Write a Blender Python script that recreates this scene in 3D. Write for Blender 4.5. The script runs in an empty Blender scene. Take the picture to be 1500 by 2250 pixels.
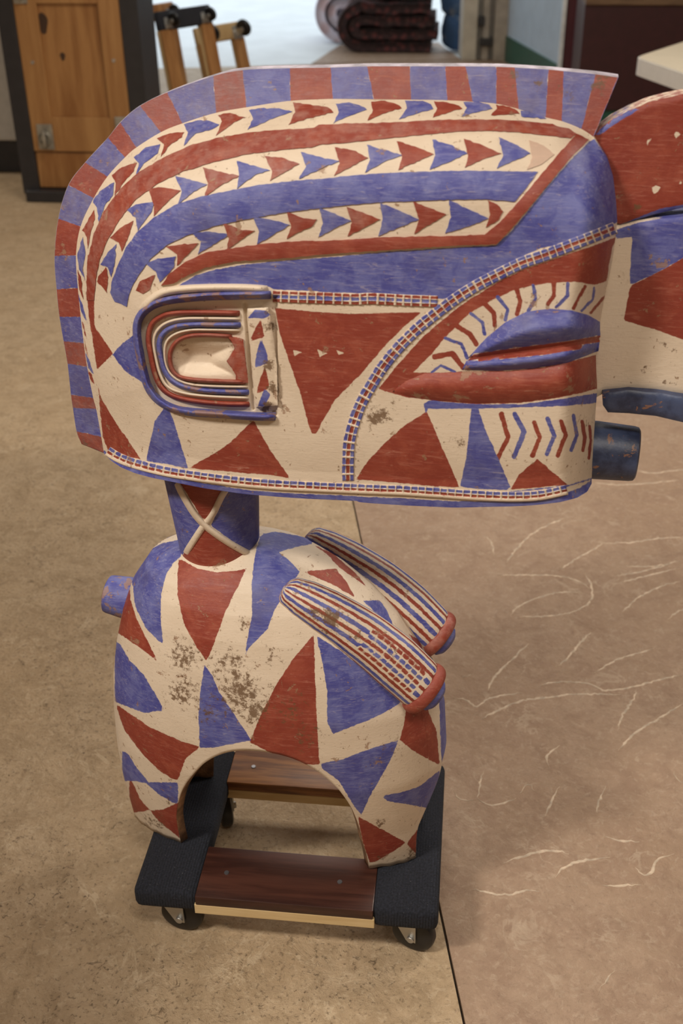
import bpy, bmesh, math, random
import numpy as np
from mathutils import Vector, Matrix
from mathutils.geometry import delaunay_2d_cdt

random.seed(7)
rng = np.random.default_rng(7)
scene = bpy.context.scene
COL = scene.collection

# ------------------------------------------------------------------ camera
DZ = 0.12                                   # height of the dolly deck above the floor
FPX = 2450.0
CAM = np.array([0.4498, -1.1101, 1.3253 + DZ])
PITCH, YAW, ROLL = 0.5295, 0.1156, -0.0101


def cam_axes(p, yaw, roll):
    cp, sp, cy, sy = math.cos(p), math.sin(p), math.cos(yaw), math.sin(yaw)
    f = np.array([-sy * cp, cy * cp, -sp])
    r = np.array([cy, sy, 0.0])
    u = np.cross(r, f)
    return (r * math.cos(roll) + u * math.sin(roll), -r * math.sin(roll) + u * math.cos(roll), f)


CR, CU, CF = cam_axes(PITCH, YAW, ROLL)
cam_data = bpy.data.cameras.new('camera')
cam_data.sensor_fit = 'VERTICAL'
cam_data.sensor_height = 36.0
cam_data.sensor_width = 24.0
cam_data.lens = 36.0 * FPX / 2250.0
cam_data.clip_start = 0.05
cam_data.clip_end = 200
cam_data.dof.use_dof = True
cam_data.dof.focus_distance = 1.5
cam_data.dof.aperture_fstop = 6.0
cam_ob = bpy.data.objects.new('camera', cam_data)
COL.objects.link(cam_ob)
cam_ob.matrix_world = Matrix(((CR[0], CU[0], -CF[0], CAM[0]), (CR[1], CU[1], -CF[1], CAM[1]),
                              (CR[2], CU[2], -CF[2], CAM[2]), (0, 0, 0, 1)))
scene.camera = cam_ob

# ------------------------------------------------------------------ world, lamps, exposure
world = bpy.data.worlds.new('sky')
scene.world = world
world.use_nodes = True
wb = world.node_tree.nodes['Background']
wb.inputs['Color'].default_value = (0.86, 0.94, 1.0, 1)
wb.inputs['Strength'].default_value = 1.5

scene.view_settings.view_transform = 'Standard'
scene.view_settings.look = 'None'
scene.view_settings.gamma = 1.0
scene.view_settings.use_curve_mapping = False
scene.view_settings.exposure = -0.14
scene.cycles.use_denoising = True


def area(name, loc, sx, sy, watt, color):
    d = bpy.data.lights.new(name, 'AREA')
    d.shape = 'RECTANGLE'
    d.size, d.size_y, d.energy, d.color = sx, sy, watt, color
    o = bpy.data.objects.new(name, d)
    COL.objects.link(o)
    o.location = loc
    return o


WARM = (1.0, 0.925, 0.82)
# rows of ceiling fixtures (the fixtures' housings are built with the room)
LAMPS = [(0.9, -1.5, 3.1, 1.2, 0.35, 44), (-1.3, -1.5, 3.1, 0.6, 0.35, 118), (0.2, 2.4, 3.1, 1.2, 0.35, 46),
         (2.6, 2.0, 3.1, 1.2, 0.35, 74), (-2.6, 4.6, 3.1, 1.2, 0.35, 30), (0.6, 6.2, 3.1, 1.2, 0.35, 22)]
for (lx, ly, lz, sx, sy, w) in LAMPS:
    area('ceiling_lamp_light', (lx, ly, lz), sx, sy, w, WARM)


# ------------------------------------------------------------------ helpers: projection
def rays(px):
    px = np.asarray(px, float)
    return CF[None, :] + CR[None, :] * ((px[:, :1] - 750) / FPX) - CU[None, :] * ((px[:, 1:2] - 1125) / FPX)


def onZ(px, z):
    d = rays(px)
    return CAM + d * ((z - CAM[2]) / d[:, 2:3])


def onY(px, y):
    d = rays(px)
    return CAM + d * ((y - CAM[1]) / d[:, 1:2])


def proj(P):
    d = np.asarray(P) - CAM
    z = d @ CF
    return np.stack([750 + FPX * (d @ CR) / z, 1125 - FPX * (d @ CU) / z], 1)


# statue frame: its middle plane is turned a few degrees against the dolly
SO = np.array([0.20, 0.163, DZ])
SA = math.radians(-5.0)
EX = np.array([math.cos(SA), math.sin(SA), 0.0])
EY = np.array([-math.sin(SA), math.cos(SA), 0.0])
EZ = np.array([0.0, 0.0, 1.0])


def onH(px, h):
    d = rays(px)
    h = np.broadcast_to(np.asarray(h, float), (len(d),))
    t = (-h - (CAM - SO) @ EY) / (d @ EY)
    return CAM + d * t[:, None]


def S2W(L):
    L = np.asarray(L, float)
    return SO + L[..., :1] * EX + L[..., 1:2] * EY + L[..., 2:3] * EZ


def W2S(P):
    q = np.asarray(P) - SO
    return np.stack([q @ EX, q @ EY, q[:, 2]], 1)


def mirrorS(P):
    q = (np.asarray(P) - SO) @ EY
    return np.asarray(P) - 2 * q[:, None] * EY


# crops the tracing was read in: origin and scale
CROP = {'A': (100, 130, 2.2727), 'B': (700, 130, 2.2727), 'C': (120, 560, 2.2727), 'D': (740, 480, 1.97368),
        'E': (220, 1040, 1.875), 'F': (220, 1500, 1.875), 'G': (750, 1000, 1.8), 'N': (340, 1030, 5.357),
        'P': (0, 0, 1.0)}


def T(c, pts):
    ox, oy, s = CROP[c]
    return np.array([(ox + x / s, oy + y / s) for x, y in pts], float)


# ------------------------------------------------------------------ helpers: 2-d distances
def dpoly(P, line):
    """distance from each point of P to an open polyline"""
    P = np.asarray(P, float)
    best = np.full(len(P), 1e9)
    for a, b in zip(line[:-1], line[1:]):
        ab = b - a
        L = ab @ ab
        if L < 1e-9:
            continue
        t = np.clip(((P - a) @ ab) / L, 0, 1)
        q = P - a - t[:, None] * ab
        best = np.minimum(best, (q * q).sum(1))
    return np.sqrt(best)


def inside(P, poly):
    x, y = P[:, 0], P[:, 1]
    r = np.zeros(len(P), bool)
    for (x1, y1), (x2, y2) in zip(poly, np.roll(poly, -1, 0)):
        if y1 == y2:
            continue
        c = ((y1 > y) != (y2 > y)) & (x < (x2 - x1) * (y - y1) / (y2 - y1) + x1)
        r ^= c
    return r


def sdpoly(P, poly, far=14.0):
    """signed distance (inside positive), only worked out near the polygon"""
    out = np.full(len(P), -far)
    lo, hi = poly.min(0) - far, poly.max(0) + far
    m = np.where(((P >= lo) & (P <= hi)).all(1))[0]
    if len(m) == 0:
        return out
    Q = P[m]
    d = dpoly(Q, np.vstack([poly, poly[:1]]))
    out[m] = np.where(inside(Q, poly), d, -d)
    return np.clip(out, -far, far)


def sdstroke(P, line, w, far=14.0):
    out = np.full(len(P), -far)
    lo, hi = line.min(0) - far - w, line.max(0) + far + w
    m = np.where(((P >= lo) & (P <= hi)).all(1))[0]
    if len(m):
        out[m] = np.maximum(w / 2 - dpoly(P[m], line), -far)
    return out


def smooth_line(pts, n):
    """Catmull-Rom through the points, n samples evenly in arc length"""
    p = np.asarray(pts, float)
    q = np.vstack([2 * p[0] - p[1], p, 2 * p[-1] - p[-2]])
    out = []
    for i in range(1, len(q) - 2):
        for t in np.linspace(0, 1, 12, endpoint=False):
            a, b, c, d = q[i - 1], q[i], q[i + 1], q[i + 2]
            out.append(0.5 * (2 * b + (c - a) * t + (2 * a - 5 * b + 4 * c - d) * t * t + (3 * b - a - 3 * c + d) * t ** 3))
    out.append(p[-1])
    out = np.array(out)
    s = np.concatenate([[0], np.cumsum(np.linalg.norm(np.diff(out, axis=0), axis=1))])
    u = np.linspace(0, s[-1], n)
    return np.stack([np.interp(u, s, out[:, k]) for k in range(out.shape[1])], 1)


def fsmooth(x, a, b):
    t = np.clip((x - a) / (b - a), 0, 1)
    return t * t * (3 - 2 * t)


# ------------------------------------------------------------------ helpers: materials
def mat(name):
    m = bpy.data.materials.new(name)
    m.use_nodes = True
    nt = m.node_tree
    return m, nt, nt.nodes['Principled BSDF']


def N(nt, kind, **kw):
    n = nt.nodes.new(kind)
    for k, v in kw.items():
        if k == 'op':
            n.operation = v
        elif k == 'dt':
            n.data_type = v
        elif k == 'blend':
            n.blend_type = v
        else:
            n.inputs[k].default_value = v
    return n


def noise(nt, scale, detail=4, rough=0.55, stretch=None, rot=None, dist=0.0):
    tc = nt.nodes.new('ShaderNodeTexCoord')
    src = tc.outputs['Object']
    if stretch or rot:
        mp = nt.nodes.new('ShaderNodeMapping')
        if stretch:
            mp.inputs['Scale'].default_value = stretch
        if rot:
            mp.inputs['Rotation'].default_value = rot
        nt.links.new(src, mp.inputs['Vector'])
        src = mp.outputs['Vector']
    n = nt.nodes.new('ShaderNodeTexNoise')
    n.inputs['Scale'].default_value = scale
    n.inputs['Detail'].default_value = detail
    n.inputs['Roughness'].default_value = rough
    n.inputs['Distortion'].default_value = dist
    nt.links.new(src, n.inputs['Vector'])
    return n.outputs['Fac']


def ramp(nt, fac, a, b, ca=0.0, cb=1.0):
    n = nt.nodes.new('ShaderNodeMapRange')
    n.interpolation_type = 'SMOOTHSTEP'
    n.inputs['From Min'].default_value = a
    n.inputs['From Max'].default_value = b
    n.inputs['To Min'].default_value = ca
    n.inputs['To Max'].default_value = cb
    nt.links.new(fac, n.inputs['Value'])
    return n.outputs['Result']


def math_(nt, op, a, b):
    n = nt.nodes.new('ShaderNodeMath')
    n.operation = op
    for i, v in enumerate((a, b)):
        if v is None:
            continue
        if isinstance(v, (int, float)):
            n.inputs[i].default_value = v
        else:
            nt.links.new(v, n.inputs[i])
    return n.outputs[0]


def mix(nt, fac, a, b, blend='MIX'):
    n = nt.nodes.new('ShaderNodeMix')
    n.data_type = 'RGBA'
    n.blend_type = blend
    for sock, v in ((n.inputs[0], fac), (n.inputs[6], a), (n.inputs[7], b)):
        if isinstance(v, (int, float)):
            sock.default_value = v
        elif isinstance(v, tuple):
            sock.default_value = (*v, 1) if len(v) == 3 else v
        else:
            nt.links.new(v, sock)
    return n.outputs[2]


def bump(nt, bsdf, height, strength, dist):
    b = nt.nodes.new('ShaderNodeBump')
    b.inputs['Strength'].default_value = strength
    b.inputs['Distance'].default_value = dist
    nt.links.new(height, b.inputs['Height'])
    nt.links.new(b.outputs['Normal'], bsdf.inputs['Normal'])


CREAM = (0.69, 0.57, 0.44)
RED = (0.235, 0.036, 0.020)
RED2 = (0.30, 0.062, 0.034)
BLUE = (0.062, 0.066, 0.275)
BLUE2 = (0.20, 0.22, 0.42)
SOIL = (0.13, 0.066, 0.028)


def attr(nt, name):
    n = nt.nodes.new('ShaderNodeAttribute')
    n.attribute_name = name
    return n.outputs['Fac']


def make_paint(name, mode, wear=1.0, dark=1.0, chip=0.0, vary=False):
    m, nt, b = mat(name)
    broad = noise(nt, 9, 3)
    fine = noise(nt, 260, 3)
    streak = noise(nt, 300, 4, 0.62, stretch=(0.10, 0.6, 1.0), rot=(0, 0.35, 0), dist=0.8)
    streak2 = noise(nt, 240, 4, 0.65, stretch=(0.16, 0.6, 1.0), rot=(0, -0.45, 0.2), dist=1.6)
    blotch = noise(nt, 34, 6, 0.68, dist=0.5)
    speck = ramp(nt, noise(nt, 190, 3, 0.6), 0.68, 0.73, 0, 0.75)
    cream = mix(nt, ramp(nt, broad, 0.35, 0.7), CREAM, (0.63, 0.51, 0.385))
    cream = mix(nt, ramp(nt, streak2, 0.5, 0.75, 0, 0.30), cream, (0.52, 0.41, 0.30))
    scuff = ramp(nt, noise(nt, 60, 6, 0.75), 0.60, 0.72, 0, 0.45)
    cream = mix(nt, scuff, cream, (0.40, 0.30, 0.20))
    cream = mix(nt, speck, cream, (0.20, 0.12, 0.06))
    red = mix(nt, ramp(nt, blotch, 0.42, 0.70), RED, RED2)
    red = mix(nt, ramp(nt, streak, 0.50, 0.80, 0, 0.55 * wear), red, (0.46, 0.17, 0.11))
    red = mix(nt, ramp(nt, streak2, 0.62, 0.80, 0, 0.55 * wear), red, (0.56, 0.33, 0.24))
    blue = mix(nt, ramp(nt, blotch, 0.40, 0.62), BLUE, (0.115, 0.125, 0.34))
    blue = mix(nt, ramp(nt, streak, 0.46, 0.75, 0, 0.50 * wear), blue, (0.25, 0.25, 0.44))
    blue = mix(nt, ramp(nt, streak2, 0.56, 0.78, 0, 0.60 * wear), blue, (0.42, 0.37, 0.40))
    blue = mix(nt, ramp(nt, noise(nt, 14, 3), 0.55, 0.72, 0, 0.35), blue, (0.10, 0.085, 0.13))
    if mode == 'mix':
        wob = math_(nt, 'MULTIPLY', math_(nt, 'SUBTRACT', noise(nt, 130, 4, 0.6), 0.5), 6.0)
        sr = ramp(nt, math_(nt, 'ADD', attr(nt, 'sdr'), wob), -0.9, 0.9)
        sb = ramp(nt, math_(nt, 'ADD', attr(nt, 'sdb'), wob), -0.9, 0.9)
        col = mix(nt, sr, cream, red)
        col = mix(nt, sb, col, blue)
    else:
        col = {'red': red, 'blue': blue, 'cream': cream}[mode]
    chips = ramp(nt, noise(nt, 38, 6, 0.68, dist=0.4), 0.635 - chip, 0.665 - chip, 0, 0.75)
    col = mix(nt, chips, col, (0.30, 0.17, 0.10))
    flake = ramp(nt, noise(nt, 95, 5, 0.66, dist=0.3), 0.665, 0.69, 0, 0.8)
    if mode != 'cream':
        col = mix(nt, flake, col, (0.27, 0.155, 0.085))
    if mode == 'mix':
        dn = math_(nt, 'ADD', attr(nt, 'dirt'), math_(nt, 'MULTIPLY', math_(nt, 'SUBTRACT', noise(nt, 120, 6, 0.75), 0.5), 3.6))
        col = mix(nt, ramp(nt, dn, 0.55, 1.0, 0, 0.88), col, SOIL)
    if vary:
        oi = nt.nodes.new('ShaderNodeObjectInfo')
        rv = oi.outputs['Random']
        col = mix(nt, ramp(nt, rv, 0.0, 1.0, 0, 0.25), col, mix(nt, ramp(nt, noise(nt, 80, 4), 0.35, 0.65), col, (0.50, 0.36, 0.30) if mode == 'red' else (0.36, 0.34, 0.42)))
    if mode == 'mix':
        tn = attr(nt, 'tone')
        col = mix(nt, math_(nt, 'MULTIPLY', tn, ramp(nt, noise(nt, 110, 5, .7), 0.3, 0.7, 0.3, 1.0)), col, (0.20, 0.15, 0.15))
    if dark != 1.0:
        col = mix(nt, 1.0, col, (dark, dark, dark), 'MULTIPLY')
    nt.links.new(col, b.inputs['Base Color'])
    nt.links.new(ramp(nt, streak, 0.3, 0.8, 0.5, 0.72), b.inputs['Roughness'])
    hgt = math_(nt, 'ADD', math_(nt, 'MULTIPLY', streak2, 0.6), math_(nt, 'MULTIPLY', fine, 0.5))
    hgt = math_(nt, 'SUBTRACT', hgt, math_(nt, 'MULTIPLY', chips, 0.8))
    bump(nt, b, hgt, 0.35, 0.0016)
    return m


def make_wood(name, c1, c2, axis=0, scale=1.0, rough=0.5, grain=14.0):
    m, nt, b = mat(name)
    st = [1.0, 1.0, 1.0]
    st[axis] = 0.08
    n1 = noise(nt, grain * 3 * scale, 6, 0.6, stretch=tuple(st), dist=0.6)
    n2 = noise(nt, grain * 14 * scale, 3, 0.6, stretch=tuple(st))
    f = math_(nt, 'ADD', math_(nt, 'MULTIPLY', n1, 0.75), math_(nt, 'MULTIPLY', n2, 0.25))
    col = mix(nt, ramp(nt, f, 0.36, 0.64), c1, c2)
    nt.links.new(col, b.inputs['Base Color'])
    b.inputs['Roughness'].default_value = rough
    bump(nt, b, f, 0.2, 0.002)
    return m


def plain(name, c, rough=0.6, metal=0.0, var=0.12, scale=20.0, bumpy=0.0):
    m, nt, b = mat(name)
    n = noise(nt, scale, 4)
    d = tuple(v * (1 - var) for v in c)
    l = tuple(min(1, v * (1 + var)) for v in c)
    nt.links.new(mix(nt, ramp(nt, n, 0.3, 0.7), d, l), b.inputs['Base Color'])
    b.inputs['Roughness'].default_value = rough
    b.inputs['Metallic'].default_value = metal
    if bumpy:
        bump(nt, b, noise(nt, scale * 8, 3), bumpy, 0.003)
    return m


# ------------------------------------------------------------------ helpers: objects
def tag(o, label=None, cat=None, group=None, kind=None):
    if label:
        o['label'] = label
    if cat:
        o['category'] = cat
    if group:
        o['group'] = group
    if kind:
        o['kind'] = kind
    return o


def empty(name, loc, label=None, cat=None, group=None, kind=None, rot=None):
    o = bpy.data.objects.new(name, None)
    COL.objects.link(o)
    if rot is not None:
        o.matrix_world = Matrix.Translation(loc) @ rot.to_4x4()
    else:
        o.location = loc
    o.empty_display_size = 0.05
    tag(o, label, cat, group, kind)
    return o


def link(name, me, material, parent=None, keep=True, smooth=None):
    o = bpy.data.objects.new(name, me)
    COL.objects.link(o)
    if material is not None and len(me.materials) == 0:
        me.materials.append(material)
    if parent is not None:
        o.parent = parent
        if keep:
            o.matrix_parent_inverse = world_of(parent).inverted()
    if smooth:
        me.shade_smooth()
    return o


def world_of(o):
    m = o.matrix_basis.copy()
    while o.parent is not None:
        m = o.parent.matrix_basis @ o.matrix_parent_inverse @ m
        o = o.parent
    return m


def mesh_np(name, V, F, attrs=None, smooth=True, mats=None, fmat=None):
    """V Nx3 array, F list/array of polygons (quads array or list of tuples)"""
    me = bpy.data.meshes.new(name)
    V = np.asarray(V, np.float32)
    if isinstance(F, np.ndarray):
        k = F.shape[1]
        me.vertices.add(len(V))
        me.vertices.foreach_set('co', V.ravel())
        me.loops.add(F.size)
        me.loops.foreach_set('vertex_index', F.astype(np.int32).ravel())
        me.polygons.add(len(F))
        me.polygons.foreach_set('loop_start', (np.arange(len(F)) * k).astype(np.int32))
        me.update(calc_edges=True)
    else:
        me.from_pydata(V.tolist(), [], F)
    if attrs:
        for kx, a in attrs.items():
            at = me.attributes.new(kx, 'FLOAT', 'POINT')
            at.data.foreach_set('value', np.asarray(a, np.float32))
    for mm in mats or []:
        me.materials.append(mm)
    if fmat is not None:
        me.polygons.foreach_set('material_index', np.asarray(fmat, np.int32))
    if smooth:
        me.shade_smooth()
    me.validate()
    return me


def gridfaces(nr, nc, wrap=False, off=0, flip=False):
    r, c = np.meshgrid(np.arange(nr - 1), np.arange(nc if wrap else nc - 1), indexing='ij')
    a = r * nc + c
    b = r * nc + (c + 1) % nc
    f = np.stack([a, b, b + nc, a + nc], -1).reshape(-1, 4) + off
    return f[:, ::-1].copy() if flip else f


class MB:
    """collects simple solids into one mesh"""
    def __init__(self):
        self.bm = bmesh.new()

    def box(self, lo, hi, bevel=0.0, seg=2, M=None):
        r = bmesh.ops.create_cube(self.bm, size=1.0)
        v = r['verts']
        lo, hi = Vector(lo), Vector(hi)
        for p in v:
            p.co = Vector(((p.co.x + .5) * (hi.x - lo.x) + lo.x, (p.co.y + .5) * (hi.y - lo.y) + lo.y,
                           (p.co.z + .5) * (hi.z - lo.z) + lo.z))
        if bevel:
            es = list({e for p in v for e in p.link_edges})
            r2 = bmesh.ops.bevel(self.bm, geom=es, offset=bevel, segments=seg, profile=0.5, affect='EDGES')
            v = list({p for f in r2['faces'] for p in f.verts} | {p for p in v if p.is_valid})
        if M is not None:
            bmesh.ops.transform(self.bm, matrix=M, verts=v)
        return self

    def cyl(self, a, b, r, r2=None, seg=24, bevel=0.0):
        a, b = Vector(a), Vector(b)
        d = b - a
        M = Matrix.Translation((a + b) / 2) @ d.to_track_quat('Z', 'Y').to_matrix().to_4x4()
        res = bmesh.ops.create_cone(self.bm, cap_ends=True, segments=seg, radius1=r, radius2=r if r2 is None else r2,
                                    depth=d.length, matrix=M)
        if bevel:
            fs = [f for f in {f for v in res['verts'] for f in v.link_faces} if len(f.verts) > 4]
            bmesh.ops.bevel(self.bm, geom=list({e for f in fs for e in f.edges}), offset=bevel, segments=3, profile=0.5,
                            affect='EDGES')
        return self

    def lathe(self, a, d, prof, seg=32):
        """prof: list of (distance along d, radius)"""
        a, d = Vector(a), Vector(d).normalized()
        q = d.to_track_quat('Z', 'Y')
        rings = []
        for t, r in prof:
            rings.append([self.bm.verts.new(a + q @ Vector((r * math.cos(2 * math.pi * k / seg), r * math.sin(2 * math.pi * k / seg), t)))
                          for k in range(seg)])
        for r0, r1 in zip(rings[:-1], rings[1:]):
            for k in range(seg):
                self.bm.faces.new((r0[k], r0[(k + 1) % seg], r1[(k + 1) % seg], r1[k]))
        if prof[0][1] > 1e-6:
            self.bm.faces.new(rings[0][::-1])
        if prof[-1][1] > 1e-6:
            self.bm.faces.new(rings[-1])
        return self

    def prism(self, poly, lo, hi, axis='Y', bevel=0.0):
        """2-d polygon extruded along an axis; poly in the other two axes"""
        def P(p, t):
            return {'Y': (p[0], t, p[1]), 'X': (t, p[0], p[1]), 'Z': (p[0], p[1], t)}[axis]
        A = [self.bm.verts.new(P(p, lo)) for p in poly]
        B = [self.bm.verts.new(P(p, hi)) for p in poly]
        n = len(poly)
        fs = [self.bm.faces.new(A[::-1]), self.bm.faces.new(B)]
        for i in range(n):
            fs.append(self.bm.faces.new((A[i], A[(i + 1) % n], B[(i + 1) % n], B[i])))
        bmesh.ops.recalc_face_normals(self.bm, faces=fs)
        if bevel:
            bmesh.ops.bevel(self.bm, geom=list({e for f in fs for e in f.edges}), offset=bevel, segments=2, profile=0.5,
                            affect='EDGES')
        return self

    def mesh(self, name, smooth=False):
        me = bpy.data.meshes.new(name)
        bmesh.ops.recalc_face_normals(self.bm, faces=self.bm.faces[:])
        self.bm.to_mesh(me)
        self.bm.free()
        if smooth:
            me.shade_smooth()
            try:
                me.set_sharp_from_angle(angle=math.radians(38))
            except Exception:
                pass
        return me

    def obj(self, name, material, parent=None, keep=True, smooth=False):
        return link(name, self.mesh(name, smooth), material, parent, keep)


# ------------------------------------------------------------------ materials
M_mix = make_paint('carved_paint', 'mix')
M_red = make_paint('red_paint', 'red', vary=True)
M_blue = make_paint('blue_paint', 'blue', vary=True)
M_blue_w2 = make_paint('worn_blue_paint', 'blue', chip=0.10)
M_red_w2 = make_paint('worn_red_paint', 'red', chip=0.05)
M_cream = make_paint('cream_paint', 'cream')
M_pegblue, nt, b = mat('peg_blue_paint')
pc = mix(nt, ramp(nt, noise(nt, 40, 5, .65), 0.35, 0.65), (0.022, 0.030, 0.070), (0.055, 0.075, 0.15))
pc = mix(nt, ramp(nt, noise(nt, 34, 6, .7, dist=.5), 0.61, 0.64, 0, .85), pc, (0.27, 0.13, 0.07))
nt.links.new(pc, b.inputs['Base Color'])
b.inputs['Roughness'].default_value = 0.45
bump(nt, b, noise(nt, 90, 5), .3, .002)
M_inner = plain('bare_brown_wood', (0.26, 0.14, 0.07), 0.7, var=0.45, scale=40, bumpy=0.4)
M_carpet, nt, b = mat('navy_ribbed_carpet')
rib = nt.nodes.new('ShaderNodeTexWave')
rib.inputs['Scale'].default_value = 75
rib.inputs['Distortion'].default_value = 2.5
rib.inputs['Detail'].default_value = 3
rib.inputs['Detail Scale'].default_value = 4
tc = nt.nodes.new('ShaderNodeTexCoord')
nt.links.new(tc.outputs['Object'], rib.inputs['Vector'])
lint = ramp(nt, noise(nt, 420, 2), 0.70, 0.76, 0, 0.35)
cc = mix(nt, ramp(nt, noise(nt, 300, 3), 0.3, 0.7), (0.004, 0.005, 0.009), (0.014, 0.016, 0.026))
nt.links.new(mix(nt, lint, cc, (0.25, 0.24, 0.24)), b.inputs['Base Color'])
b.inputs['Roughness'].default_value = 0.95
bump(nt, b, math_(nt, 'ADD', rib.outputs['Fac'], noise(nt, 500, 2)), 0.5, 0.002)
M_slat = make_wood('dark_stained_slat', (0.030, 0.010, 0.007), (0.072, 0.026, 0.017), 0, 1.0, 0.34)
M_slat2 = make_wood('honey_stained_slat', (0.12, 0.038, 0.012), (0.36, 0.15, 0.045), 0, 1.0, 0.45)
M_pine = make_wood('raw_pale_pine', (0.55, 0.38, 0.18), (0.66, 0.50, 0.27), 0, 1.0, 0.6)
M_rubber = plain('black_rubber', (0.008, 0.008, 0.009), 0.38, var=0.3)
M_zinc = plain('zinc_metal', (0.55, 0.55, 0.53), 0.38, 0.9, 0.15)
M_screw = plain('screw_steel', (0.25, 0.25, 0.27), 0.4, 0.9)

# ------------------------------------------------------------------ room shell
# concrete floor: tan slab left of the joint, brown troweled slab right of it


def concrete(name, c1, c2, c3, fleck, pale, fk):
    m, nt, b = mat(name)
    n1 = noise(nt, 2.4, 5, 0.6)
    n2 = noise(nt, 15, 7, 0.7, dist=0.6)
    n3 = noise(nt, 130, 5, 0.7)
    n4 = noise(nt, 55, 6, 0.75, dist=0.9)
    col = mix(nt, ramp(nt, n1, 0.32, 0.68), c1, c2)
    col = mix(nt, ramp(nt, n2, 0.40, 0.66, 0, 0.75), col, c3)
    col = mix(nt, ramp(nt, noise(nt, 80, 6, 0.72, dist=0.8), 0.50, 0.68, 0, 0.55), col, pale)
    patch = ramp(nt, noise(nt, 5, 4), 0.38, 0.60, 0.40, 1.0)
    col = mix(nt, math_(nt, 'MULTIPLY', ramp(nt, n3, 0.54, 0.68, 0, fk), patch), col, fleck)
    col = mix(nt, math_(nt, 'MULTIPLY', ramp(nt, n4, 0.57, 0.68, 0, fk), patch), col, fleck)
    vein = math_(nt, 'ABSOLUTE', math_(nt, 'SUBTRACT', noise(nt, 7, 5, 0.6, dist=1.2), 0.5), None)
    col = mix(nt, math_(nt, 'MULTIPLY', ramp(nt, vein, 0.004, 0.022, 0.6, 0), ramp(nt, noise(nt, 9, 4), 0.5, 0.62)), col, pale)
    nt.links.new(col, b.inputs['Base Color'])
    nt.links.new(ramp(nt, n2, 0.3, 0.7, 0.40, 0.6), b.inputs['Roughness'])
    b.inputs['Specular IOR Level'].default_value = 0.3
    h = math_(nt, 'ADD', math_(nt, 'MULTIPLY', n2, 1.0), math_(nt, 'MULTIPLY', n3, 0.22))
    h = math_(nt, 'ADD', h, math_(nt, 'MULTIPLY', n4, 0.35))
    bump(nt, b, h, 0.8, 0.010)
    return m


M_tan = concrete('tan_stained_concrete', (0.42, 0.30, 0.18), (0.47, 0.35, 0.225), (0.33, 0.235, 0.14), (0.11, 0.072, 0.04), (0.56, 0.44, 0.30), 0.9)
M_brown = concrete('brown_stained_concrete', (0.335, 0.225, 0.150), (0.38, 0.265, 0.185), (0.29, 0.19, 0.13), (0.17, 0.105, 0.07), (0.46, 0.35, 0.255), 0.35)
M_ridge = plain('worn_concrete_ridge', (0.49, 0.385, 0.285), 0.6, var=0.25, scale=60)
M_joint = plain('dark_joint_sealant', (0.06, 0.045, 0.03), 0.8)
QW = np.array([0.33, 8.85])                 # foot of the right door jamb
WL = np.array([-0.975, -0.222])             # the back wall runs this way, to the left
WO = np.array([-0.222, 0.975])              # and this is outside


def wpt(s_, o_):
    p = QW + WL * s_ + WO * o_
    return (p[0], p[1])


def wy(x, o_=0.0):
    s_ = (x - QW[0] - WO[0] * o_) / WL[0]
    return (x, (QW + WL * s_ + WO * o_)[1])


floor = MB().prism([(-7, -5), (6, -5), wy(6), wy(-7)], -0.06, -0.012, 'Z').obj('floor', M_joint)
tag(floor, kind='structure')
J0, J1 = np.array([0.188, 1.404]), np.array([0.501, -0.087])
jd = (J1 - J0) / np.linalg.norm(J1 - J0)
jn = np.array([-jd[1], jd[0]])              # points to the right (+x) side
if jn[0] < 0:
    jn = -jn


def jpt(y, off):
    p = J0 + jd * ((y - J0[1]) / jd[1]) + jn * off
    return (p[0], p[1])


MB().prism([(-7, -5), jpt(-5, -0.002), jpt(8.43, -0.002), wy(-7)], -0.02, 0.0, 'Z').obj('slab', M_tan, floor)
MB().prism([jpt(-5, 0.002), (6, -5), wy(6), jpt(8.43, 0.002)], -0.02, 0.0, 'Z').obj('slab', M_brown, floor)

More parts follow.
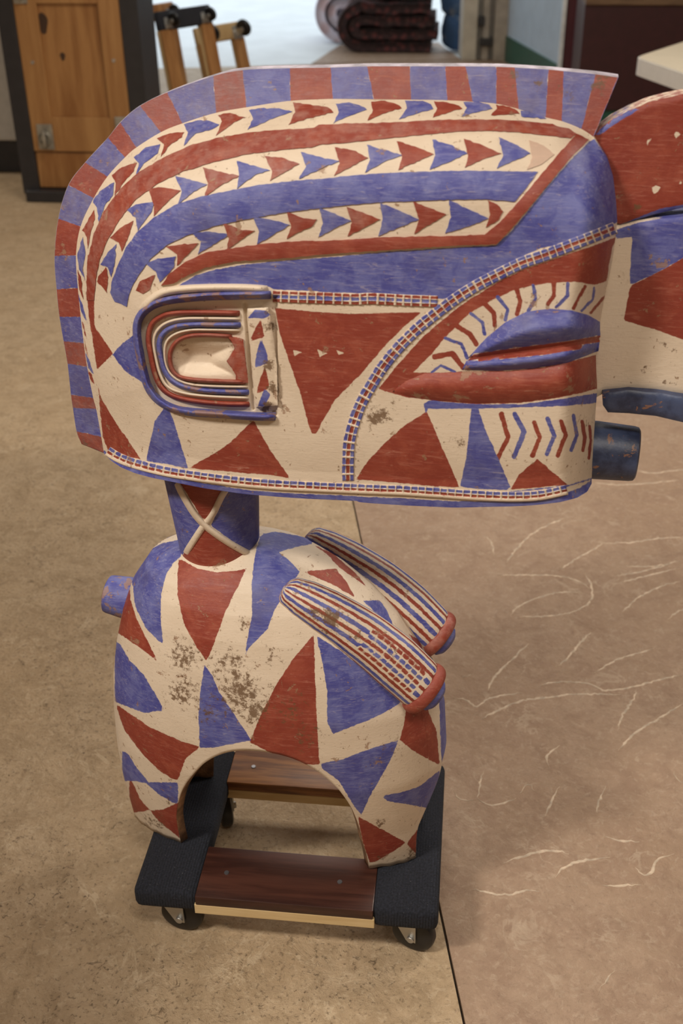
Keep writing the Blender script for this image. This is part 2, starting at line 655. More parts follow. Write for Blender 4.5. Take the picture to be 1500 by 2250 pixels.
# trowel ridges standing proud of the brown slab
VEINS = [
    [(440, 962), (490, 968), (535, 995), (580, 965), (640, 950), (710, 942)],
    [(580, 935), (590, 900), (640, 840), (700, 785), (740, 745)],
    [(550, 1045), (620, 1010), (700, 975), (800, 960), (950, 945), (1100, 948)],
    [(780, 915), (830, 900), (900, 898), (980, 905), (1040, 930), (1150, 918), (1250, 890), (1350, 872)],
    [(1165, 925), (1150, 970), (1115, 1020), (1090, 1090)],
    [(1350, 985), (1250, 1045), (1160, 1100), (1095, 1165)],
    [(1000, 860), (1100, 805), (1240, 765)],
    [(850, 840), (900, 795), (950, 735), (985, 700)],
    [(670, 640), (690, 605), (750, 575), (850, 545), (950, 545)],
    [(700, 640), (760, 640), (870, 630), (940, 610), (990, 565), (985, 510), (960, 470)],
    [(620, 475), (750, 475), (850, 478), (940, 500), (980, 530)],
    [(860, 455), (930, 410), (1000, 370), (1040, 345)],
    [(650, 430), (700, 360), (780, 295), (880, 250)],
    [(1040, 350), (1150, 345), (1250, 330), (1350, 325)],
    [(1110, 620), (1180, 560), (1260, 520), (1340, 500)],
    [(540, 1360), (545, 1300), (565, 1250)],
    [(540, 1360), (600, 1385), (690, 1360)],
    [(800, 1430), (830, 1370), (860, 1310)],
    [(640, 1615), (700, 1590), (780, 1570), (860, 1565), (900, 1580)],
    [(845, 1670), (880, 1630), (950, 1605), (1060, 1592)],
    [(520, 1720), (640, 1740), (730, 1722), (780, 1725)],
    [(1040, 1510), (1100, 1525), (1180, 1530)],
    [(1160, 1630), (1210, 1665), (1250, 1600), (1310, 1580)],
    [(1010, 1420), (1020, 1360), (1045, 1310)],
    [(1290, 650), (1330, 620), (1380, 600)],
    [(1030, 1700), (1080, 1705), (1120, 1700), (1180, 1702)],
    [(1160, 60), (1230, 72), (1300, 62), (1380, 58)],
    [(1000, 110), (1100, 118), (1200, 112), (1330, 100)],
    [(440, 1330), (470, 1360), (520, 1365)],
    [(1310, 1250), (1330, 1290), (1360, 1300)],
    [(1020, 2120), (1050, 2070), (1080, 2040)], [(560, 320), (590, 340), (605, 400)],
    [(1080, 480), (1180, 462), (1300, 430)], [(1100, 505), (1200, 480), (1320, 450)], [(1120, 440), (1230, 440), (1340, 420)],
    [(480, 880), (520, 868)], [(700, 1340), (740, 1300), (760, 1330)], [(820, 1240), (815, 1190), (860, 1150)],
]
VV, VF = [], []
for ln in VEINS:
    w = onZ(T('G', ln), 0.0)[:, :2]
    L = np.linalg.norm(np.diff(w, axis=0), axis=1).sum()
    n = max(6, int(L / 0.006))
    c = smooth_line(w, n)
    c = c + rng.normal(0, 0.0011, c.shape)
    tan = np.gradient(c, axis=0)
    tan /= np.linalg.norm(tan, axis=1)[:, None] + 1e-9
    nr = np.stack([-tan[:, 1], tan[:, 0]], 1)
    wd = 0.0030 * (0.55 + 0.9 * rng.random(n)) * np.clip(np.minimum(np.arange(n), np.arange(n)[::-1]) / 4.0, 0.15, 1)
    o = len(VV)
    for i in range(n):
        for k, (s, z) in enumerate(((-1, -0.001), (-0.4, 0.0011), (0.4, 0.0011), (1, -0.001))):
            p = c[i] + nr[i] * wd[i] * s
            VV.append((p[0], p[1], z))
    for i in range(n - 1):
        for k in range(3):
            a = o + i * 4 + k
            VF.append((a, a + 1, a + 5, a + 4))
rg = link('trowel_ridge', mesh_np('trowel_ridge', np.array(VV), VF), M_ridge, floor)
tag(rg, kind='stuff')

M_wall = plain('cream_wall_paint', (0.50, 0.47, 0.42), 0.8, var=0.06, scale=6)
M_ceil = plain('white_ceiling_paint', (0.68, 0.66, 0.62), 0.9, var=0.04, scale=6)
tag(MB().prism([(-7, -5), (6, -5), wy(6, .2), wy(-7, .2)], 3.2, 3.3, 'Z').obj('ceiling', M_ceil), kind='structure')
tag(MB().prism([(-7.1, -5), (-7, -5), wy(-7), wy(-7.1)], 0, 3.2, 'Z').obj('wall_left', M_wall), kind='structure')
tag(MB().prism([(6, -5), (6.1, -5), wy(6.1), wy(6)], 0, 3.2, 'Z').obj('wall_right', M_wall), kind='structure')
tag(MB().box((-7, -5.1, 0), (6, -5, 3.2)).obj('wall_front', M_wall), kind='structure')
wbk = MB()
for (s0, s1, z0, z1) in ((3.9, 7.5, 0, 3.2), (0.0, 3.9, 2.7, 3.2), (-5.8, -0.02, 0, 3.2)):
    wbk.prism([wpt(s0, 0), wpt(s1, 0), wpt(s1, .2), wpt(s0, .2)], z0, z1, 'Z')
tag(wbk.obj('wall_back', M_wall), kind='structure')
M_fix = plain('white_fixture_metal', (0.75, 0.75, 0.73), 0.5)
for (lx, ly, lz, sx, sy, w) in LAMPS:
    f = MB()
    f.box((lx - sx / 2 - .04, ly - sy / 2 - .04, lz + .01), (lx + sx / 2 + .04, ly + sy / 2 + .04, 3.2), 0.01)
    tag(f.obj('ceiling_lamp', M_fix), kind='structure')
# sunlit yard outside the doorway
M_yard = plain('pale_yard_concrete', (0.74, 0.78, 0.80), 0.7, var=0.05, scale=3)
tag(MB().prism([wpt(40, 0), wpt(-40, 0), wpt(-40, 50), wpt(40, 50)], -0.1, -0.01, 'Z').obj('yard_ground', M_yard), kind='structure')
tag(MB().prism([wpt(1.25, -.02), wpt(0.0, -.02), wpt(0.0, 1.0), wpt(.9, 1.0)], -0.09, 0.002, 'Z').obj('door_sill', M_brown), kind='structure')

# ------------------------------------------------------------------ statue: traced outlines and paint
statue = empty('carved_statue', tuple(SO), 'carved wooden figure with huge crested head, painted red, blue and cream, standing on the dolly',
               'statue')

# (outer rim point, inner crease point) of every crest block border, from the nape up and over to the brow
PAIRS = [(T('C', [(135, 945)])[0], T('C', [(246, 990)])[0])]
for c, o, i in [('C', (110, 880), (232, 905)), ('C', (92, 765), (208, 772)), ('C', (82, 697), (192, 712)), ('C', (65, 545), (162, 560)),
                ('C', (45, 430), (145, 440)), ('C', (25, 310), (130, 310)), ('C', (10, 170), (116, 165)), ('A', (46, 985), (152, 980)),
                ('A', (65, 795), (175, 835)), ('A', (115, 630), (240, 695)), ('A', (200, 515), (310, 585)), ('A', (310, 395), (395, 492)),
                ('A', (375, 315), (455, 440)), ('A', (470, 235), (575, 365)), ('A', (610, 165), (685, 320)), ('A', (835, 85), (850, 268)),
                ('A', (985, 55), (1005, 240)), ('A', (1218, 45), (1222, 208)), ('A', (1425, 42), (1435, 198)), ('B', (240, 36), (275, 203)),
                ('B', (455, 36), (462, 200)), ('B', (630, 36), (640, 205)), ('B', (735, 36), (770, 212)), ('B', (885, 38), (885, 222)),
                ('B', (980, 42), (1000, 250)), ('B', (1145, 52), (1130, 290)), ('B', (1225, 60), (1215, 310)), ('B', (1380, 75), (1310, 348))]:
    PAIRS.append((T(c, [o])[0], T(c, [i])[0]))
PAIRS.append((T('B', [(1495, 92)])[0], T('B', [(1372, 388)])[0]))
PO = np.array([p[0] for p in PAIRS])
PI = np.array([p[1] for p in PAIRS])


def catmull_param(p, u):
    """evaluate a Catmull-Rom curve through p at float indices u"""
    q = np.vstack([2 * p[0] - p[1], p, 2 * p[-1] - p[-2]])
    i = np.clip(np.floor(u).astype(int), 0, len(p) - 2)
    t = (u - i)[:, None]
    a, b, c, d = q[i], q[i + 1], q[i + 2], q[i + 3]
    return 0.5 * (2 * b + (c - a) * t + (2 * a - 5 * b + 4 * c - d) * t * t + (3 * b - a - 3 * c + d) * t ** 3)


UU = np.linspace(0, len(PAIRS) - 1, 520)
CREASE = catmull_param(PI, np.linspace(0, len(PAIRS) - 1, 140))
FRONT = np.vstack([T('B', [(1372, 388), (1440, 500), (1470, 600), (1484, 720), (1490, 810)]),
                   T('D', [(1210, 60), (1200, 140), (1185, 230), (1160, 340), (1142, 440), (1138, 520), (1122, 600), (1124, 680), (1128, 750),
                           (1120, 850), (1110, 1000), (1105, 1110), (1104, 1150)])])
BOTTOM = np.vstack([T('D', [(1104, 1150), (1085, 1185), (1040, 1212), (960, 1232), (850, 1244), (700, 1252), (500, 1254), (300, 1245), (100, 1232)]),
                    T('C', [(1500, 1225), (1350, 1222), (1200, 1215), (950, 1195), (750, 1166), (600, 1136), (480, 1112), (400, 1090), (330, 1060),
                            (285, 1030), (258, 1005), (246, 990)])])
HEADPOLY = np.vstack([CREASE, FRONT[1:], BOTTOM[1:-1]])
EYEPOLY = T('C', [(1120, 195), (900, 195), (750, 200), (600, 215), (500, 240), (440, 280), (412, 330), (408, 400), (420, 480), (440, 580), (465, 660),
                  (510, 720), (580, 765), (680, 785), (850, 795), (1000, 805), (1120, 808)])
EYEWHITE = T('C', [(600, 455), (640, 430), (760, 428), (880, 440), (900, 465), (850, 530), (905, 605), (760, 608), (640, 605), (600, 575), (588, 520)])
EYEGROOVE = T('C', [(950, 245), (965, 420), (975, 600), (992, 765)])


def head_h(px):
    d1 = dpoly(px, CREASE)
    d2 = dpoly(px, FRONT)
    d3 = dpoly(px, BOTTOM)
    e1 = 1 - (1 - np.clip(d1 / 250, 0, 1)) ** 2.3
    e2 = 1 - (1 - np.clip(d2 / 85, 0, 1)) ** 2.4
    e3 = 1 - (1 - np.clip(d3 / 170, 0, 1)) ** 2.0
    h = 0.026 + 0.092 * e1 * (0.10 + 0.90 * e2) * (0.86 + 0.14 * e3)
    h = h + 0.006 * e2 * (1 - np.clip(d3 / 60, 0, 1)) * np.clip(d1 / 120, 0, 1)      # flare of the lower rim
    s = sdpoly(px, EYEPOLY, 40)
    h = h - 0.007 * fsmooth(s, 0, 7)                                                 # sunken eye
    w = sdpoly(px, EYEWHITE, 60)
    h = h - 0.011 * fsmooth(w, -2, 34)
    h = h - 0.005 * (1 - fsmooth(dpoly(px, EYEGROOVE), 1.5, 5))
    return h


def head_surf(px, lift=0.0):
    return onH(px, head_h(px) + lift)


# --- paint on the head: flat areas (pixel polygons) and brush strokes
H_RED, H_BLUE, H_CREAM = [], [], []
H_RED.append(T('C', [(165, 0), (158, 100), (160, 200), (170, 300), (188, 420), (200, 500), (212, 572), (240, 545), (292, 492), (250, 430), (200, 360),
                     (196, 250), (205, 150), (225, 0)]))
H_RED.append(T('C', [(218, 660), (224, 690), (245, 740), (300, 830), (370, 930), (428, 1020), (340, 1003), (265, 975), (240, 905), (228, 790)]))
H_RED.append(T('C', [(990, 828), (1002, 835), (1022, 880), (1080, 980), (1165, 1100), (1168, 1115), (1080, 1100), (900, 1085), (668, 1066), (720, 1035),
                     (800, 990), (880, 935), (935, 880)]))
H_BLUE.append(T('C', [(545, 765), (578, 785), (610, 880), (640, 980), (668, 1068), (560, 1045), (455, 1030), (475, 940), (500, 830)]))
H_BLUE.append(T('C', [(398, 398), (420, 500), (440, 640), (350, 580), (287, 497), (340, 440)]))
big = np.vstack([T('C', [(1100, 266), (1290, 283), (1480, 295)]), T('D', [(200, 410), (367, 406), (290, 470), (200, 560), (100, 680), (0, 778)]),
                 T('C', [(1400, 722), (1338, 830), (1305, 893), (1285, 893), (1268, 850), (1230, 700), (1180, 560), (1125, 400)])])
H_RED.append(big)
for t3 in ([(1188, 473), (1238, 488), (1218, 492), (1196, 507)], [(1313, 473), (1362, 492), (1320, 512)], [(1408, 476), (1450, 490), (1418, 500)]):
    H_CREAM.append(T('C', t3))
SWOOSH = np.vstack([T('A', [(660, 1133), (750, 1080), (850, 1050), (1000, 1025), (1200, 1005), (1480, 985)]),
                    T('B', [(300, 964), (600, 945), (885, 930), (960, 858), (1060, 738), (1150, 628), (1260, 500), (1350, 412), (1375, 398), (1445, 500),
                            (1475, 600), (1492, 720), (1500, 812), (1400, 850), (1300, 890), (1200, 925), (1100, 948), (950, 1015), (830, 1085),
                            (750, 1125), (690, 1168)]), T('D', [(460, 350), (300, 332), (0, 322)]),
                    T('C', [(1300, 182), (1100, 172), (1060, 156), (900, 150), (750, 150)])])
H_BLUE.append(SWOOSH)
MUZZLE = T('D', [(1215, 78), (1130, 112), (1000, 155), (900, 190), (800, 225), (700, 275), (600, 335), (520, 390), (440, 455), (370, 515), (300, 595),
                 (245, 655), (200, 715), (178, 740), (240, 757), (300, 775), (450, 795), (600, 805), (800, 800), (950, 780), (1060, 757), (1135, 735),
                 (1130, 590), (1050, 610), (900, 645), (750, 660), (600, 662), (450, 668), (330, 668), (400, 600), (470, 515), (570, 415), (680, 350),
                 (780, 305), (900, 282), (1030, 275), (1118, 288), (1175, 270)])
H_RED.append(MUZZLE)
H_CREAM.append(T('D', [(1130, 300), (1165, 300), (1180, 200), (1195, 120), (1215, 90), (1230, 300), (1160, 420), (1135, 430), (1100, 400)]))
H_BLUE.append(T('D', [(375, 803), (400, 788), (600, 806), (800, 806), (950, 786), (1130, 757), (1130, 800), (1000, 812), (850, 818), (620, 825),
                      (395, 826), (385, 842)]))
H_RED.append(T('D', [(388, 838), (405, 870), (450, 980), (500, 1090), (530, 1167), (400, 1160), (250, 1145), (84, 1132), (120, 1070), (200, 980), (290, 900)]))
H_BLUE.append(T('D', [(583, 823), (612, 823), (640, 910), (690, 1020), (752, 1165), (735, 1178), (600, 1172), (533, 1162), (560, 1040), (572, 930)]))
H_RED.append(T('D', [(870, 1043), (930, 1095), (1000, 1155), (880, 1166), (752, 1176), (790, 1110)]))
H_BLUE.append(np.vstack([T('C', [(246, 975), (285, 1008), (330, 1035), (450, 1080), (600, 1112), (750, 1140), (950, 1173), (1200, 1192), (1480, 1203)]),
                         T('D', [(100, 1207), (300, 1214), (500, 1226), (700, 1226), (850, 1218), (960, 1200), (1050, 1170), (1108, 1131), (1130, 1150),
                                 (1060, 1260), (600, 1290), (0, 1260)]), T('C', [(1200, 1250), (600, 1180), (300, 1080), (230, 1000)])]))
STROKES_R, STROKES_B = [], []
for ln, w in (([(425, 600), (500, 585), (545, 645)], 24), ([(525, 470), (575, 500), (603, 545)], 22), ([(640, 370), (680, 410), (685, 465)], 20),
              ([(780, 310), (795, 360), (780, 415)], 19), ([(940, 285), (940, 335), (915, 372)], 18), ([(1075, 295), (1050, 340), (1025, 390)], 15),
              ([(1175, 330), (1150, 350), (1100, 410)], 12), ([(712, 848), (742, 950), (692, 1048)], 21), ([(855, 885), (880, 950), (848, 1028)], 19),
              ([(972, 880), (992, 940), (957, 1028)], 19), ([(1062, 880), (1075, 950), (1066, 1005)], 16), ([(1095, 900), (1100, 960), (1092, 1040)], 12)):
    STROKES_R.append((T('D', ln), w / 1.97368))
for ln, w in (([(410, 668), (450, 638), (512, 665)], 12), ([(470, 520), (540, 545), (565, 605)], 14), ([(580, 412), (630, 450), (640, 502)], 14),
              ([(695, 340), (740, 395), (730, 440)], 15), ([(850, 290), (862, 345), (830, 400)], 15), ([(1000, 282), (1000, 335), (950, 385)], 15),
              ([(1115, 300), (1110, 350), (1060, 400)], 11), ([(770, 848), (812, 925), (768, 1032)], 22), ([(912, 868), (942, 940), (910, 1022)], 19),
              ([(1025, 855), (1040, 940), (1015, 1005)], 16), ([(755, 1186), (1000, 1160), (1105, 1128)], 7)):
    STROKES_B.append((T('D', ln), w / 1.97368))
# small arrows squeezed along the nape
for col, ln in ((H_RED, [(112, 75), (125, 150), (142, 222), (122, 170)]), (H_BLUE, [(116, 190), (130, 280), (166, 348), (140, 250)]),
                (H_RED, [(138, 390), (160, 500), (176, 535), (152, 440)]), (H_BLUE, [(152, 478), (168, 565), (197, 602), (172, 520)]),
                (H_RED, [(162, 570), (176, 620), (202, 655), (185, 595)]), (H_RED, [(130, 310), (150, 400), (160, 420), (146, 350)])):
    col.append(T('C', ln))
# eye panel paint
H_RED.append(T('C', [(862, 405), (940, 418), (968, 642), (905, 640), (905, 600), (858, 530), (900, 465), (885, 440)]))
for col, ln in ((H_BLUE, [(963, 315), (1000, 272), (1050, 278), (1078, 300), (1040, 318)]), (H_RED, [(1030, 315), (1047, 410), (973, 434), (1000, 370)]),
                (H_BLUE, [(1030, 410), (1062, 500), (1068, 542), (998, 562), (1008, 490)]), (H_RED, [(1050, 560), (1072, 650), (1066, 670), (1008, 692), (1024, 620)]),
                (H_BLUE, [(1050, 665), (1078, 700), (1045, 757), (1012, 757)])):
    col.append(T('C', ln))
H_RED.append(T('D', [(560, 625), (600, 580), (700, 560), (900, 535), (1140, 500), (1140, 560), (900, 610), (700, 640), (560, 650)]))
DIRT = [  # (centre, radius, weight) in the photograph
    ((830, 915), 36, 1.0), ((800, 905), 22, 0.6), ((1005, 968), 24, 0.8), ((1215, 180), 18, .7), ((1310, 190), 22, .8), ((405, 1440), 40, .95),
    ((400, 1520), 44, .9), ((530, 1520), 66, .95), ((560, 1560), 46, .9), ((500, 1460), 48, .85), ((600, 1440), 32, .6), ((540, 1370), 30, .6),
    ((640, 1560), 50, .7), ((670, 1620), 44, .7), ((450, 1560), 44, .7), ((860, 1640), 40, .45), ((700, 1700), 30, .5), ((1120, 1000), 20, .5), ((730, 1360), 34, 1.1), ((690, 1350), 26, .8), ((780, 1400), 24, .8),
    ((860, 1440), 22, .7), ((330, 1800), 24, .8), ((372, 1760), 20, .6), ((838, 1810), 16, .9), ((905, 1880), 24, .8), ((835, 1885), 14, .7),
    ((480, 700), 12, .0), ((590, 800), 16, 1.2), ((596, 850), 18, 1.2), ((594, 720), 15, 1.1), ((585, 895), 16, 1.2), ((585, 685), 12, .9),
    ((350, 1810), 18, .8), ((820, 1290), 20, .3), ((1290, 930), 22, .5), ((1395, 560), 22, .0), ((600, 910), 10, 1.3)]


def paint_attrs(px, reds, blues, creams, sr=(), sb=(), dirt=DIRT):
    r = np.full(len(px), -14.0)
    bl = np.full(len(px), -14.0)
    for p in reds:
        r = np.maximum(r, sdpoly(px, p))
    for p in blues:
        bl = np.maximum(bl, sdpoly(px, p))
    for p in creams:
        s = sdpoly(px, p)
        r = np.minimum(r, -s)
        bl = np.minimum(bl, -s)
    for l, w in sr:
        r = np.maximum(r, sdstroke(px, l, w))
    for l, w in sb:
        bl = np.maximum(bl, sdstroke(px, l, w))
    d = np.zeros(len(px))
    for (c, rad, w) in dirt:
        q = ((px - np.array(c)) ** 2).sum(1) / (rad * rad)
        d = np.maximum(d, w * np.exp(-q))
    return {'sdr': r, 'sdb': bl, 'dirt': d}


# ------------------------------------------------------------------ statue: head shell
y0, y1 = HEADPOLY[:, 1].min() + 0.15, HEADPOLY[:, 1].max() - 0.15
NR, NC = 375, 430
ys = np.linspace(y0, y1, NR)
PX = np.zeros((NR, NC, 2))
cl = np.vstack([HEADPOLY, HEADPOLY[:1]])
for k, yy in enumerate(ys):
    xs = []
    for (xa, ya), (xb, yb) in zip(cl[:-1], cl[1:]):
        if (ya - yy) * (yb - yy) <= 0 and ya != yb:
            xs.append(xa + (xb - xa) * (yy - ya) / (yb - ya))
    PX[k, :, 0] = np.linspace(min(xs), max(xs), NC)
    PX[k, :, 1] = yy
flat = PX.reshape(-1, 2)
hv = head_h(flat)
Vn = onH(flat, hv)
att = paint_attrs(flat, H_RED, H_BLUE, H_CREAM, STROKES_R, STROKES_B)
Fn = gridfaces(NR, NC)
# far half: mirrored, coarser
rs = np.unique(np.append(np.arange(0, NR, 5), NR - 1))
cs = np.unique(np.append(np.arange(0, NC, 5), NC - 1))
idx = (rs[:, None] * NC + cs[None, :]).ravel()
Vf = mirrorS(Vn[idx])
Ff = gridfaces(len(rs), len(cs), off=len(Vn), flip=True)
# closing strip between the two halves
ring = np.concatenate([np.arange(0, NC), np.arange(1, NR) * NC + NC - 1, (NR - 1) * NC + np.arange(NC - 2, -1, -1), np.arange(NR - 2, 0, -1) * NC])
ring = ring[::2]
Vr = np.vstack([Vn[ring], mirrorS(Vn[ring])])
o = len(Vn) + len(Vf)
n = len(ring)
i = np.arange(n)
Fr = np.stack([o + i, o + n + i, o + n + (i + 1) % n, o + (i + 1) % n], 1)
att = {k: np.concatenate([v, v[idx], v[ring], v[ring]]) for k, v in att.items()}
head = link('head', mesh_np('head', np.vstack([Vn, Vf, Vr]), np.vstack([Fn, Ff, Fr]), att), M_mix, statue)

# ------------------------------------------------------------------ statue: crest blade
tt = np.concatenate([np.linspace(0, 1, 34), [1.06]])
ro, ri = catmull_param(PO, UU), catmull_param(PI, UU)
cpx = ro[None] + (ri - ro)[None] * tt[:, None, None]
ch = np.interp(tt, [0, 0.04, 1, 1.06], [0.0105, 0.0110, 0.026, 0.026])[:, None] * np.ones((1, len(UU)))
Vc = onH(cpx.reshape(-1, 2), ch.ravel())
nb = len(PAIRS) - 1
ulen = np.linalg.norm(np.diff((PO + PI) / 2, axis=0), axis=1)
ui = np.clip(np.floor(UU).astype(int), 0, nb - 1)
fr = UU - ui
dst = np.minimum(fr, 1 - fr) * ulen[ui]
isred = (ui % 2 == 0)
sr_ = np.where(isred, dst + 0.5, -dst + 0.5)
sb_ = np.where(isred, -dst + 0.5, dst + 0.5)
sr_ = np.clip(sr_, -14, 14)
btone = np.array([.35, .15, .45, .1, .4, .2, .15, .25, .1, .55, .25, .45, .2, .5, .25, .45, .45, .15, .2, .3, .2, .35, .1, .3, .1, .35, .15, .3, .2, .25])
cat_ = {'sdr': np.tile(sr_, len(tt)), 'sdb': np.tile(np.clip(sb_, -14, 14), len(tt)), 'dirt': np.zeros(len(Vc)), 'tone': np.tile(btone[ui], len(tt))}
for (c, rad, w) in DIRT + [((1180, 178), 22, .9), ((1250, 205), 18, .8), ((1320, 175), 30, .9), ((1130, 165), 22, .7), ((185, 975), 14, .8), ((960, 160), 16, .4)]:
    q = ((cpx.reshape(-1, 2) - np.array(c)) ** 2).sum(1) / (rad * rad)
    cat_['dirt'] = np.maximum(cat_['dirt'], w * np.exp(-q))
F1 = gridfaces(len(tt), len(UU))
Vm = mirrorS(Vc)
F2 = gridfaces(len(tt), len(UU), off=len(Vc), flip=True)
nu = len(UU)
# rim: near edge -> raised middle -> far edge
rim = Vc[:nu]
rimm = rim.copy()
rimm = (rim + Vm[:nu]) / 2
up_ = onH(ro - (ri - ro) * 0.012, 0.0)
mid = up_
o3 = 2 * len(Vc)
Vrim = np.vstack([rim, mid, Vm[:nu]])
F3 = gridfaces(3, nu, off=o3, flip=True)
# end caps at the nape and brow
caps = []
for col_ in (0, nu - 1):
    a = np.arange(len(tt) - 1) * nu + col_
    caps.append(np.stack([a, a + nu, a + nu + len(Vc), a + len(Vc)], 1))
catt = {k: np.concatenate([v, v, (np.tile(v[:nu], 3) if k != 'dirt' else np.zeros(3 * nu))]) for k, v in cat_.items()}
# worn rim paint, paler still: light caught by the edge is in the colour
M_rim = plain('worn_lit_rim_paint', (0.40, 0.36, 0.43), 0.55, var=.45, scale=45, bumpy=.2)
cf = np.vstack([F1, F2, F3] + caps)
cfm = np.zeros(len(cf))
cfm[len(F1) + len(F2):] = 1
crest = link('crest', mesh_np('crest', np.vstack([Vc, Vm, Vrim]), cf, catt, mats=[M_mix, M_rim], fmat=cfm), None, statue)


# ------------------------------------------------------------------ carved pieces lying on a surface
def resample(poly, step, jit=0.0):
    out = []
    for a, b in zip(poly, np.roll(poly, -1, 0)):
        n = max(1, int(round(np.linalg.norm(b - a) / step)))
        for k in range(n):
            p = a + (b - a) * k / n
            if jit and k:
                p = p + rng.normal(0, jit, 2)
            out.append(p)
    return np.array(out)


def piece(name, poly, surf, lift, material, parent, step=6.0, grid=10.0, edge=5.0, jit=0.5, depth=0.003, paint=None, dome=None, label=None):
    b = resample(poly, step, jit)
    lo, hi = b.min(0), b.max(0)
    gx, gy = np.meshgrid(np.arange(lo[0], hi[0], grid) + grid / 2, np.arange(lo[1], hi[1], grid) + grid / 2)
    g = np.stack([gx.ravel(), gy.ravel()], 1)
    if len(g):
        g = g[sdpoly(g, b, 60) > grid * 0.35]
    pts = np.vstack([b, g]) if len(g) else b
    nb_ = len(b)
    r = delaunay_2d_cdt([Vector(p) for p in pts], [(k, (k + 1) % nb_) for k in range(nb_)], [], 1, 1e-5)
    V2 = np.array([(v.x, v.y) for v in r[0]])
    F = [tuple(f) for f in r[2]]
    d = dpoly(V2, np.vstack([b, b[:1]]))
    if dome:
        L = lift * (1 - (1 - np.clip(d / dome, 0, 1)) ** 2.2)
    else:
        L = lift * (0.8 + 0.2 * fsmooth(d, 0, edge))
    P = surf(V2, L)
    # orientation: towards the viewer's side
    a = P[list(F[0])]
    nrm = np.cross(a[1] - a[0], a[2] - a[0])
    if nrm @ (CAM - a[0]) < 0:
        F = [f[::-1] for f in F]
    # skirt sunk into the surface
    ec = {}
    for f in F:
        for k in range(len(f)):
            ec[(f[k], f[(k + 1) % len(f)])] = 1
    be = [e for e in ec if (e[1], e[0]) not in ec]
    bv = sorted({v for e in be for v in e})
    nbv = len(bv)
    mp = {v: len(P) + k for k, v in enumerate(bv)}
    S = surf(V2[bv], np.full(nbv, -depth))
    F += [(mp[e[1]], mp[e[0]], mp[e[0]] + nbv, mp[e[1]] + nbv) for e in be]
    allpx = np.vstack([V2, V2[bv], V2[bv]])
    at = paint(allpx) if paint else None
    ob = link(name, mesh_np(name, np.vstack([P, P[bv], S]), F, at), material, parent)
    if label:
        ob['label'] = label
    return ob


def ribbon(name, line, hw, surf, hgt, material, parent, n=None, prof=None, na=9, attrs=None, base=-0.002, taper=3):
    """a moulding running along a pixel line: hw half width, hgt height at the middle"""
    n = n or max(8, int(np.linalg.norm(np.diff(line, axis=0), axis=1).sum() / 6))
    c = smooth_line(line, n)
    tan = np.gradient(c, axis=0)
    tan /= np.linalg.norm(tan, axis=1)[:, None] + 1e-9
    nr = np.stack([-tan[:, 1], tan[:, 0]], 1)
    s = np.linspace(-1, 1, na)
    px = c[:, None] + nr[:, None] * (hw * s)[None, :, None]
    p = (prof(s) if prof else np.sqrt(np.clip(1 - s * s, 0, 1)))
    end = np.clip(np.minimum(np.arange(n), np.arange(n)[::-1]) / max(taper, 1e-3), 0, 1) ** 0.5
    L = base + (hgt - base) * p[None, :] * end[:, None]
    P = surf(px.reshape(-1, 2), L.ravel())
    F = gridfaces(n, na)
    a = P[F[len(F) // 2]]
    if np.cross(a[1] - a[0], a[2] - a[0]) @ (CAM - a[0]) < 0:
        F = F[:, ::-1].copy()
    at = attrs(n, na, px.reshape(-1, 2)) if attrs else None
    return link(name, mesh_np(name, P, F, at), material, parent)


# long inlaid bands of the hair
BAND1 = np.vstack([T('A', [(205, 1205), (205, 1100), (215, 980), (240, 870), (290, 760), (370, 650), (470, 560), (590, 490), (720, 430), (870, 390),
                           (1020, 365), (1200, 350), (1340, 342)]),
                   T('B', [(0, 327), (150, 320), (300, 318), (450, 312), (600, 302), (800, 300), (1000, 306), (1150, 322), (1250, 346), (1288, 372),
                           (1258, 395), (1150, 382), (1000, 364), (850, 357), (700, 360), (550, 374), (400, 390), (250, 405), (100, 420), (0, 428)]),
                   T('A', [(1340, 437), (1200, 450), (1000, 475), (850, 510), (700, 555), (560, 620), (450, 700), (370, 800), (310, 900), (270, 1000),
                           (250, 1100), (242, 1205)])])
BAND2 = np.vstack([T('A', [(322, 1165), (330, 1110), (360, 1030), (400, 940), (460, 860), (540, 790), (640, 730), (760, 690), (900, 660), (1050, 630),
                           (1250, 605), (1340, 600)]), T('B', [(0, 598), (250, 573), (500, 561), (750, 556), (950, 560), (1094, 563), (1040, 638), (977, 712),
                                                               (850, 700), (700, 700), (550, 706), (350, 712), (150, 728), (0, 745)]),
                   T('A', [(1340, 748), (1200, 765), (1000, 800), (850, 832), (700, 882), (600, 932), (520, 1000), (470, 1070), (430, 1140), (412, 1195),
                           (405, 1237), (345, 1212)])])
BAND3 = np.vstack([T('A', [(576, 1130), (620, 1070), (700, 1010), (800, 965), (950, 940), (1100, 920), (1300, 906)]),
                   T('B', [(0, 908), (150, 900), (300, 890), (500, 885), (700, 882), (828, 876), (900, 818), (1000, 708), (1100, 588), (1200, 468),
                           (1288, 372), (1348, 400), (1250, 500), (1150, 620), (1060, 730), (960, 850), (886, 924), (700, 930), (500, 944), (300, 956),
                           (100, 970), (0, 978)]), T('A', [(1300, 985), (1150, 998), (950, 1010), (800, 1040), (700, 1085), (640, 1120)])])
piece('hair_band', BAND1, head_surf, 0.0016, M_red, head, step=8, grid=12)
piece('hair_band', BAND2, head_surf, 0.0016, M_blue, head, step=8, grid=12)
piece('hair_band', BAND3, head_surf, 0.0035, M_red, head, step=8, grid=11)

